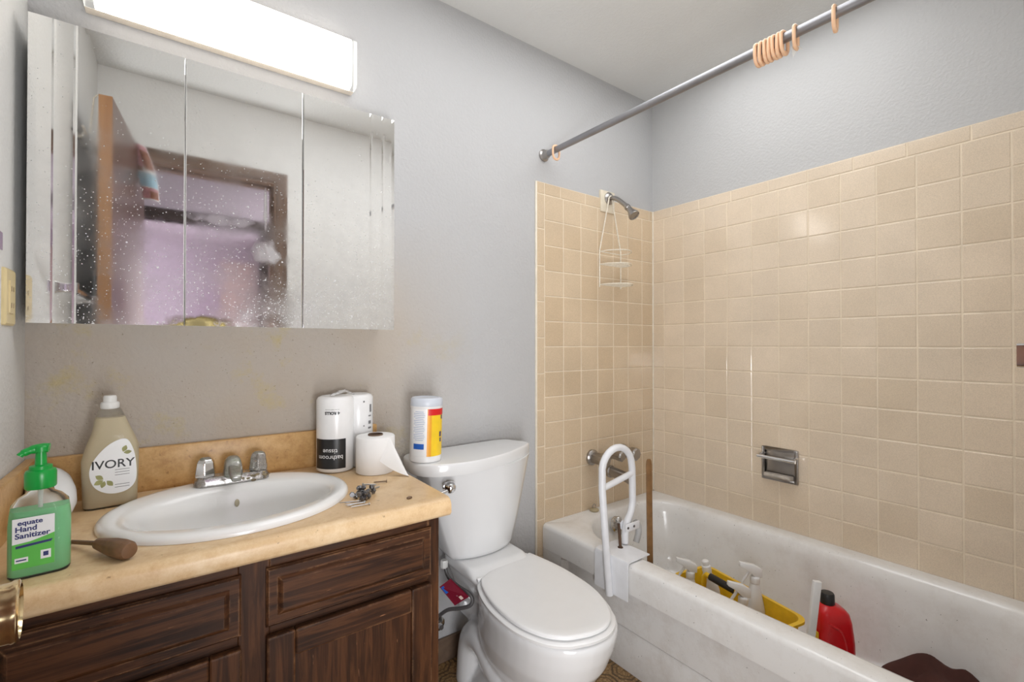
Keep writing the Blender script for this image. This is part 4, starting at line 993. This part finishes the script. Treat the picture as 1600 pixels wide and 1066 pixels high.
# apron: rolled band, recessed field, lower plinth
m = MB()
prof = [(BX0, 0.301), (BX0 + 0.001, 0.30), (BX0 + 0.002, 0.292), (BX0 + 0.012, 0.284), (BX0 + 0.016, 0.16)]
pts0 = [(x, BY0, z) for x, z in prof]; pts1 = [(x, BY1, z) for x, z in prof]
ya = 1.425   # the recessed field stops with a slanted end before the wall
prof_l = lambda y: [(BX0 + 0.005, y, 0.335), (BX0 + 0.004, y, 0.302), (BX0 + 0.006, y, 0.296), (BX0 + 0.020, y, 0.288), (BX0 + 0.024, y, 0.158), (BX0 + 0.05, y, 0.155)]
flush = lambda y: [(BX0 + 0.005, y, 0.335), (BX0 + 0.004, y, 0.302), (BX0 + 0.003, y, 0.296), (BX0 + 0.003, y, 0.288), (BX0 + 0.006, y, 0.158), (BX0 + 0.05, y, 0.155)]
m.loft([prof_l(BY0), prof_l(1.30), prof_l(1.385), flush(1.41), flush(BY1)], False, False, closed=False)
part('apron_panel', m, 'apron', bt, world=True, angle=30)
part('plinth', MB().box((BX0 + 0.030, BY0, 0.0), (BX0 + 0.055, BY1, 0.152)), 'apron', bt, world=True, bevel=0.003)
# overflow plate with trip lever
ovp = part('overflow_plate', MB().lathe([(0.036, 0.0), (0.035, -0.004), (0.026, -0.009), (0.0001, -0.011)], 28, (0, 0, 0), 'y').xf(Matrix.Translation((1.640, 1.425, 0.345)) @ Matrix.Rotation(R(-14), 4, 'X')), 'chrome_old', bt, world=True, label='round chrome overflow plate')
part('trip_lever', MB().tube([(1.640, 1.415, 0.345), (1.638, 1.395, 0.342), (1.636, 1.385, 0.325)], 0.006, 10).ball((1.636, 1.384, 0.322), 0.010), 'chrome_old', ovp, world=True)
ds = thing('drain_stopper', 'small rubber drain stopper with ring on the tub\'s tap-end ledge', 'stopper', (1.572, 1.496, BZ))
part('plug', MB().lathe([(0.018, 0.0), (0.021, 0.003), (0.021, 0.008), (0.016, 0.012), (0.006, 0.014)], 24), plain('old_rubber', srgb(176, 162, 130), 0.6), ds)
part('pull_ring', MB().tube([(0.010 * math.cos(R(a)), 0, 0.022 + 0.010 * math.sin(R(a))) for a in range(0, 360, 20)], 0.0018, 8, True), 'nickel', ds)

# tub taps
tfc = thing('tub_faucet', 'dull chrome three-handle tub tap with spout on the tiled wall', 'faucet', (1.69, TY, 0.64))
for xh, big in ((-0.105, 1), (0.018, 0), (0.105, 1)):
    k = 1.12 if big else 0.9
    h_ = part('handle', MB().lathe([(0.032 * k, 0.0), (0.032 * k, -0.010), (0.027 * k, -0.016), (0.022 * k, -0.020)], 28, (xh, 0, 0), 'y'), 'nickel', tfc)
    lps = []
    for r_, y_ in ((0.020, -0.016), (0.0225, -0.022), (0.0225, -0.060), (0.026, -0.068), (0.026, -0.090), (0.020, -0.097)) if big else ((0.020, -0.016), (0.0225, -0.024), (0.021, -0.050), (0.024, -0.058), (0.024, -0.078), (0.018, -0.084)):
        r_ *= (1.15 if big else 1.0)
        lps.append([(xh + r_ * (1 + 0.05 * math.cos(8 * a_)) * math.cos(a_), y_, r_ * (1 + 0.05 * math.cos(8 * a_)) * math.sin(a_)) for a_ in [2 * math.pi * i / 48 for i in range(48)]])
    part('grip', MB().loft(lps), 'nickel', h_, angle=40)
sx_ = 0.018
part('spout', MB().loft([[(sx_ + x, y_, -0.085 + dz + z) for x, z in rrect(-a, -b, a, b, min(a, b) * 0.9, 6)] for y_, a, b, dz in ((0.0, 0.028, 0.028, 0.0), (-0.012, 0.028, 0.028, 0.0), (-0.016, 0.023, 0.024, 0.0), (-0.09, 0.022, 0.021, -0.004), (-0.125, 0.021, 0.022, -0.012), (-0.140, 0.018, 0.017, -0.022))]), 'nickel', tfc)

# shower arm and head
sh_ = thing('wall_shower', 'dull nickel shower head on a short arm above the tile', 'shower', (1.700, TY - 0.0055, 1.868))
part('wall_flange', MB().lathe([(0.030, 0.0), (0.030, -0.004), (0.024, -0.010), (0.014, -0.014)], 28, (0, 0, 0), 'y'), 'nickel', sh_)
part('arm', MB().tube(smooth_path([(0, 0.0, 0), (0, -0.03, -0.004), (0.004, -0.06, -0.022), (0.006, -0.105, -0.062)], 5), 0.0105, 14), 'nickel', sh_)
hd = Matrix.Translation((0.006, -0.105, -0.062)) @ Matrix.Rotation(R(52), 4, 'X') @ Matrix.Rotation(R(4), 4, 'Y')
part('ball_joint', MB().lathe([(0.013, 0.004), (0.015, -0.002), (0.015, -0.012), (0.011, -0.016)], 20, (0, 0, 0)).xf(Matrix.Translation((0.006, -0.105, -0.062)) @ Matrix.Rotation(R(-40), 4, 'X')), 'nickel', sh_)
part('head', MB().lathe([(0.011, 0.0), (0.013, -0.008), (0.014, -0.022), (0.020, -0.036), (0.0255, -0.050), (0.0255, -0.056), (0.022, -0.057), (0.020, -0.053), (0.0001, -0.052)], 28).xf(Matrix.Translation((0.006, -0.113, -0.070)) @ Matrix.Rotation(R(-38), 4, 'X')), 'nickel', sh_, angle=30)

# shower caddy
sc_ = thing('shower_caddy', 'white wire shower caddy hanging from the shower arm', 'caddy', (1.690, 1.500, 1.60))
W = 0.0024
fr = smooth_path([(-0.012, 0, 0.262), (0.0, -0.002, 0.274), (0.012, 0, 0.262)], 4)
part('hanger_frame', MB().tube([(-0.076, 0, -0.166), (-0.076, 0, 0.005)] + [(-0.012, 0, 0.255)] + list(fr) + [(0.012, 0, 0.255), (0.072, 0, 0.01), (0.072, 0, -0.166)], 0.0031, 8), 'wire', sc_)
def basket(z, dep, rails, bottom):
    m = MB()
    m.tube([(-0.076, 0, z)] + smooth_path([(-0.070, -dep * 0.45, z), (-0.02, -dep, z), (0.03, -dep, z), (0.078, -dep * 0.55, z), (0.074, 0, z)], 5) , W, 8)
    m.tube([(-0.076, 0, z), (0.074, 0, z)], W, 8)
    if bottom:
        for i in range(9):
            x = -0.064 + 0.016 * i
            e = dep * (0.55 + 0.45 * math.sin(math.pi * (i + 0.6) / 9.4))
            m.tube([(x, 0, z), (x, -e * 0.94, z)], W * 0.75, 6)
    return part('basket', m, 'wire', sc_)
basket(0.0, 0.095, 1, False); basket(-0.060, 0.095, 1, True); basket(-0.155, 0.105, 1, True)

# shower rod
rd = thing('shower_rod', 'grey steel shower curtain rod above the bathtub', 'curtain rod', (1.300, 0.78, 1.975))
rz_ = lambda y: 1.9665 + 0.011 * y
part('tube', MB().tube([(1.300, YF + 0.003, rz_(0.03)), (1.300, YB - 0.003, rz_(YB))], 0.0127, 20), 'rod', rd, world=True)
for yy, s_ in ((YB, -1), (YF, 1)):
    part('end_flange', MB().lathe([(0.026, 0.0), (0.026, s_ * 0.006), (0.018, s_ * 0.011), (0.0165, s_ * 0.03), (0.0135, s_ * 0.034)], 24, (1.300, yy, rz_(yy)), 'y'), 'nickel', rd, world=True)
GR = 'peach curtain rings on the rod'
ring = thing('curtain_ring', 'single peach plastic curtain ring at the rod\'s wall end', 'curtain ring', (1.300, 1.452, rz_(1.452)), 0, GR)
rp = smooth_path([(0.0, 0, 0.0165), (0.015, 0, 0.010), (0.0175, 0, -0.004), (0.0165, 0, -0.026), (0.010, 0, -0.0385), (0.0, 0, -0.041), (-0.010, 0, -0.0385), (-0.0165, 0, -0.026), (-0.0175, 0, -0.004), (-0.015, 0, 0.010)], 4, True)
part('ring_body', MB().tube(rp, 0.0045, 10, True), 'peach', ring)
part('ring_clasp', MB().loft([[(x, y, z) for x, y in rrect(-0.007, -0.0042, 0.007, 0.0042, 0.002, 4)] for z in (-0.044, -0.037)]), 'peach', ring)
for i in range(7):
    c = copy_tree(ring); y = 0.554 + 0.0112 * i
    c.location = (1.300, y, rz_(y)); c.rotation_euler = (R(random.uniform(-2, 2)), 0, R(random.uniform(-4, 4)))
    c['label'] = 'peach plastic curtain ring in the tight bunch of seven'
for y, lab_ in ((0.526, 'peach curtain ring holding a torn scrap of clear plastic'), (0.438, 'peach curtain ring nearest the camera along the rod')):
    c = copy_tree(ring); c.location = (1.300, y, rz_(y)); c['label'] = lab_; c.rotation_euler = (0, 0, R(8))
sc2 = thing('plastic_scrap', 'torn scrap of clear curtain plastic hanging in a peach ring', 'scrap', (1.300, 0.527, rz_(0.527) - 0.045))
part('film', MB().add([(-0.014, 0.004, 0.006), (0.0, 0.006, -0.016), (0.008, -0.002, 0.004), (0.022, -0.010, 0.004), (0.014, -0.004, 0.014), (-0.004, 0.002, 0.010)], [(0, 1, 2, 5), (2, 3, 4, 5)]), 'clear_white', sc2, smooth=False)

# recessed-style chrome soap dish
sdh = thing('soap_dish', 'chrome wall soap dish with grab bar on the tile', 'soap dish', (TX, 0.895, 0.665))
m = MB()
for q0, q1 in (((-0.071, -0.068), (-0.058, 0.068)), ((0.058, -0.068), (0.071, 0.068)), ((-0.058, 0.054), (0.058, 0.068)), ((-0.058, -0.068), (0.058, -0.054))):
    m.box((-0.010, q0[0], q0[1]), (-0.0005, q1[0], q1[1]))
m.box((-0.003, -0.058, -0.054), (-0.0005, 0.058, 0.054))
part('back_plate', m, 'nickel', sdh, bevel=0.002)
part('tray', MB().loft([[(-0.008, -0.056, -0.036), (-0.008, 0.056, -0.036), (-0.008, 0.056, -0.056), (-0.008, -0.056, -0.056)], [(-0.035, -0.052, -0.036), (-0.035, 0.052, -0.036), (-0.035, 0.052, -0.050), (-0.035, -0.052, -0.050)], [(-0.042, -0.045, -0.034), (-0.042, 0.045, -0.034), (-0.042, 0.045, -0.046), (-0.042, -0.045, -0.046)]]), plain('soap_filmed_chrome', srgb(190, 182, 172), 0.45, var=0.25), sdh, bevel=0.003, label='soap-filmed tray')
gb = part('grab_bar', MB().tube([(-0.040, -0.074, 0.030), (-0.040, 0.074, 0.030)], 0.0075, 14), 'chrome', sdh)
for s_ in (-1, 1):
    part('bar_post', MB().tube([(-0.004, s_ * 0.064, 0.040), (-0.040, s_ * 0.066, 0.030)], 0.0075, 12), 'chrome_old', gb)

# ------------------------------------------------------------------ tub safety rail
gr = thing('tub_safety_rail', 'white clamp-on safety rail standing on the tub\'s front rim', 'grab rail', (1.33, 1.165, 0.26))
Y0 = 1.165
path = [(1.2655, Y0 - 0.034, 0.272), (1.264, Y0 - 0.018, 0.45), (1.262, Y0 - 0.003, 0.64), (1.266, Y0, 0.70)]
for a in range(170, 5, -15): path.append((1.347 + 0.083 * math.cos(R(a)), Y0, 0.700 + 0.080 * math.sin(R(a))))
path += [(1.432, Y0, 0.690), (1.434, Y0, 0.62), (1.434, Y0, 0.575)] + smooth_path([(1.434, Y0, 0.560), (1.424, Y0, 0.525), (1.402, Y0, 0.492), (1.392, Y0, 0.458), (1.391, Y0, 0.414)], 4)
part('rail_tube', MB().tube(path, 0.0132, 18), 'white_metal', gr, world=True)
part('cross_bar', MB().tube([(1.262, Y0, 0.640), (1.434, Y0, 0.672)], 0.0115, 14), 'white_metal', gr, world=True)
# saddle plate bent over the rim and down the outside
pf = [(1.397, 0.405), (1.397, 0.409), (1.290, 0.411), (1.280, 0.408), (1.2755, 0.398), (1.2745, 0.275), (1.2785, 0.275), (1.2795, 0.395), (1.284, 0.404), (1.292, 0.405)]
part('saddle_plate', MB().loft([[(x, 1.058, z) for x, z in pf], [(x, 1.212, z) for x, z in pf]]), 'white_metal', gr, world=True, angle=35)
for a in (-0.020, 0.0145): part('clamp_arm', MB().box((1.372, Y0 + a, 0.462), (1.452, Y0 + a + 0.0055, 0.492)), 'white_metal', gr, world=True, bevel=0.003)
part('inner_hook', MB().tube(smooth_path([(1.452, Y0, 0.478), (1.468, Y0, 0.462), (1.468, Y0, 0.43), (1.455, Y0, 0.40)], 5), 0.012, 12), plain('grey_rubber', srgb(190, 190, 190), 0.6), gr, world=True)
part('clamp_screw', MB().tube([(1.352, 1.155, 0.410), (1.348, 1.160, 0.505)], 0.0055, 10).lathe([(0.010, 0.406), (0.010, 0.412)], 12, (1.352, 1.155, 0)), plain('rusty_screw', srgb(84, 58, 38), 0.6, var=0.3), gr, world=True, label='rusty brown clamp screw')
part('clamp_knob', MB().ball((1.348, 1.160, 0.512), 0.013, 14, 8, (1.1, 0.8, 1.0)), 'chrome_old', gr, world=True)
for x_ in (1.384, 1.418): part('rivet', MB().lathe([(0.005, 0), (0.0045, -0.002), (0.0001, -0.0025)], 12, (x_, Y0 - 0.020, 0.477), 'y'), 'iron', gr, world=True)

# wooden lath standing in the tub
st = thing('wooden_stick', 'flat brown wooden stick standing upright in the tub', 'stick', (1.452, 1.095, 0.10))
m = MB().loft([[(x, y, z) for x, y in rrect(-0.011, -0.003, 0.011, 0.003, 0.0015, 4)] for z in (0, 0.62, 0.634, 0.640)])
m.v = [(x * (1 if z < 0.625 else 0.8 if z < 0.636 else 0.5), y, z) for x, y, z in m.v]
part('lath', m, 'brown', st); st.rotation_euler = (R(1.5), R(-1.2), R(-30))

# ------------------------------------------------------------------ things in the tub
TB = 0.078
yc = thing('cleaning_caddy', 'yellow plastic cleaning caddy full of spray bottles in the tub', 'caddy', (1.660, 0.888, TB), R(-12))
def cl_loop(hx, hy, z, r_=0.04): return [(x, y, z) for x, y in rrect(-hx, -hy, hx, hy, r_, 8)]
part('tray', MB().loft([cl_loop(0.072, 0.170, 0.0), cl_loop(0.078, 0.178, 0.006), cl_loop(0.090, 0.203, 0.162), cl_loop(0.100, 0.215, 0.165), cl_loop(0.100, 0.215, 0.173), cl_loop(0.088, 0.201, 0.173), cl_loop(0.074, 0.173, 0.012)], True, True), 'yellow', yc, angle=45)
hp = smooth_path([(-0.005, -0.125, 0.168), (-0.005, -0.115, 0.215), (-0.005, -0.085, 0.232), (-0.005, 0.06, 0.236), (-0.005, 0.10, 0.222), (-0.005, 0.118, 0.168)], 5)
hp = [(-0.026, 0.118, 0.08), (-0.026, 0.112, 0.196), (-0.026, 0.102, 0.206), (-0.026, -0.042, 0.206), (-0.026, -0.052, 0.196), (-0.026, -0.056, 0.08)]
hnd = part('handle', MB().tube(hp, 0.010, 12), 'yellow', yc)
part('handle_grip', MB().tube([(-0.026, 0.082, 0.207), (-0.026, -0.03, 0.207)], 0.0135, 14), 'black', hnd, label='black foam grip')

def spray_bottle(label, loc, rz, tilt, h, sc=1.0, cap=True):
    o = thing('spray_bottle', label, 'spray bottle', loc, group='white spray bottles in the yellow caddy', rot=(R(tilt[0]), R(tilt[1]), R(rz)))
    a = h - 0.075
    part('bottle_body', MB().loft([[(x, y, z) for x, y in rrect(-p, -q, p, q, min(p, q) * 0.9, 6)] for p, q, z in ((0.036, 0.026, 0), (0.039, 0.029, 0.006), (0.039, 0.029, a * 0.45), (0.033, 0.026, a * 0.62), (0.024, 0.021, a * 0.80), (0.017, 0.017, a * 0.95), (0.014, 0.014, a))]), 'white', o, angle=60)
    hd_ = part('spray_head', MB().lathe([(0.0155, a), (0.0165, a + 0.003), (0.0165, a + 0.022), (0.013, a + 0.026)], 20).loft([[(x, y, a + z) for x, y, z in l] for l in (
        [(0.022, -0.010, 0.024), (0.022, 0.010, 0.024), (0.022, 0.010, 0.052), (0.022, -0.010, 0.052)],
        [(-0.004, -0.0115, 0.026), (-0.004, 0.0115, 0.026), (-0.004, 0.0105, 0.066), (-0.004, -0.0105, 0.066)],
        [(-0.036, -0.0105, 0.050), (-0.036, 0.0105, 0.050), (-0.036, 0.0085, 0.072), (-0.036, -0.0085, 0.072)],
        [(-0.058, -0.0075, 0.060), (-0.058, 0.0075, 0.060), (-0.058, 0.0065, 0.076), (-0.058, -0.0065, 0.076)])]), 'white', o, bevel=0.002, angle=40)
    part('trigger', MB().tube(smooth_path([(-0.022, 0, a + 0.046), (-0.030, 0, a + 0.030), (-0.042, 0, a + 0.010), (-0.046, 0, a - 0.004)], 4), [0.005] * 8 + [0.0042] * 5, 8), 'white', o)
    return o
spray_bottle('tall white spray bottle upright in the middle of the yellow caddy', (1.712, 0.845, TB + 0.012), -37, (0, 2), 0.282)
spray_bottle('white spray bottle leaning in the caddy in front of the tall one', (1.612, 0.842, TB + 0.014), -37, (0, 4), 0.240)
spray_bottle('white spray bottle at the caddy\'s far end nearest the tap', (1.632, 1.056, TB + 0.012), -37, (0, 3), 0.240)
sb = thing('cleaner_bottle', 'white flat-capped cleaner bottle leaning behind the caddy handle', 'bottle', (1.706, 0.983, TB + 0.012), rot=(0, R(-10), R(-37)))
part('bottle_body', MB().loft([[(x, y, z) for x, y in rrect(-p, -q, p, q, min(p, q) * 0.9, 6)] for p, q, z in ((0.030, 0.024, 0), (0.033, 0.027, 0.006), (0.033, 0.027, 0.13), (0.026, 0.023, 0.165), (0.017, 0.017, 0.19), (0.015, 0.015, 0.200))]), 'white', sb, angle=60)
part('cap', MB().lathe([(0.0165, 0.198), (0.0175, 0.202), (0.0165, 0.222), (0.013, 0.226), (0.013, 0.240), (0.010, 0.243), (0.0001, 0.2435)], 20), 'white', sb, angle=35)

wsb = thing('white_rod', 'thin white plastic stick standing beside the red jug', 'stick', (1.632, 0.643, TB), rot=(R(1.5), R(6), R(-37)))
m = MB().loft([[(x, y, z) for x, y in rrect(-0.012, -0.007, 0.012, 0.007, 0.003, 4)] for z in (0, 0.335, 0.338)])
part('rod', m, 'white', wsb)
part('hang_hole', MB().lathe([(0.0032, -0.0068), (0.0032, -0.0064)], 12, (0, 0, 0.318), 'y'), 'grey_ink', wsb)

rj = thing('red_jug', 'red plastic jug with black cap standing in the tub', 'jug', (1.783, 0.620, TB), R(-37))
part('jug_body', MB().loft([[(x + sx, y, z) for x, y in rrect(-a, -b, a, b, r_, 8)] for a, b, z, r_, sx in ((0.058, 0.042, 0.0, 0.018, 0), (0.060, 0.044, 0.006, 0.02, 0), (0.057, 0.044, 0.11, 0.022, 0), (0.051, 0.043, 0.172, 0.022, -0.002), (0.046, 0.040, 0.200, 0.022, -0.004), (0.040, 0.035, 0.212, 0.022, -0.008), (0.026, 0.026, 0.220, 0.024, -0.014), (0.021, 0.021, 0.224, 0.019, -0.014))]), 'red', rj, angle=60)
part('cap', MB().lathe([(0.0205, 0.222), (0.0215, 0.225), (0.0205, 0.255), (0.018, 0.259), (0.0001, 0.260)], 28, (-0.014, 0, 0)), 'black', rj, label='black screw cap')
part('shoulder_rib', MB().tube(smooth_path([(0.022, -0.0435, 0.02), (0.018, -0.0435, 0.10), (0.004, -0.0425, 0.150), (-0.022, -0.0425, 0.170), (-0.036, -0.040, 0.178)], 5), 0.004, 8), 'red', rj)
part('side_label', MB().box((-0.0608, -0.026, 0.03), (-0.0598, 0.026, 0.14)), 'yellow_ink', rj)

# maroon cloth heap in the tub
ch = thing('maroon_cloth', 'dark maroon cloth heaped in the tub\'s near end', 'cloth', (1.795, 0.350, TB))
random.seed(21); m = MB(); N = 28
vv = []
for i in range(N + 1):
    for j in range(N + 1):
        u, v_ = i / N * 2 - 1, j / N * 2 - 1
        r_ = max(abs(u), abs(v_)); s_ = math.sqrt(u * u + v_ * v_) + 1e-6
        k = r_ / s_
        x, y = u * k, v_ * k
        hgt = (1 - min(1, x * x + y * y)) ** 0.5
        z = 0.150 * hgt * (1 + 0.10 * math.sin(4 * u + 2 * v_) + 0.07 * math.sin(7 * v_ - 3 * u)) + 0.004 + 0.004 * math.sin(11 * u + 6 * v_) * hgt
        vv.append((x * 0.105 * (1 + 0.05 * math.sin(4 * math.atan2(y, x))), y * 0.150 * (1 + 0.05 * math.sin(5 * math.atan2(y, x))), max(0.001, z)))
m.add(vv, [(i * (N + 1) + j, (i + 1) * (N + 1) + j, (i + 1) * (N + 1) + j + 1, i * (N + 1) + j + 1) for i in range(N) for j in range(N)])
part('cloth_fold', m, 'cloth', ch)
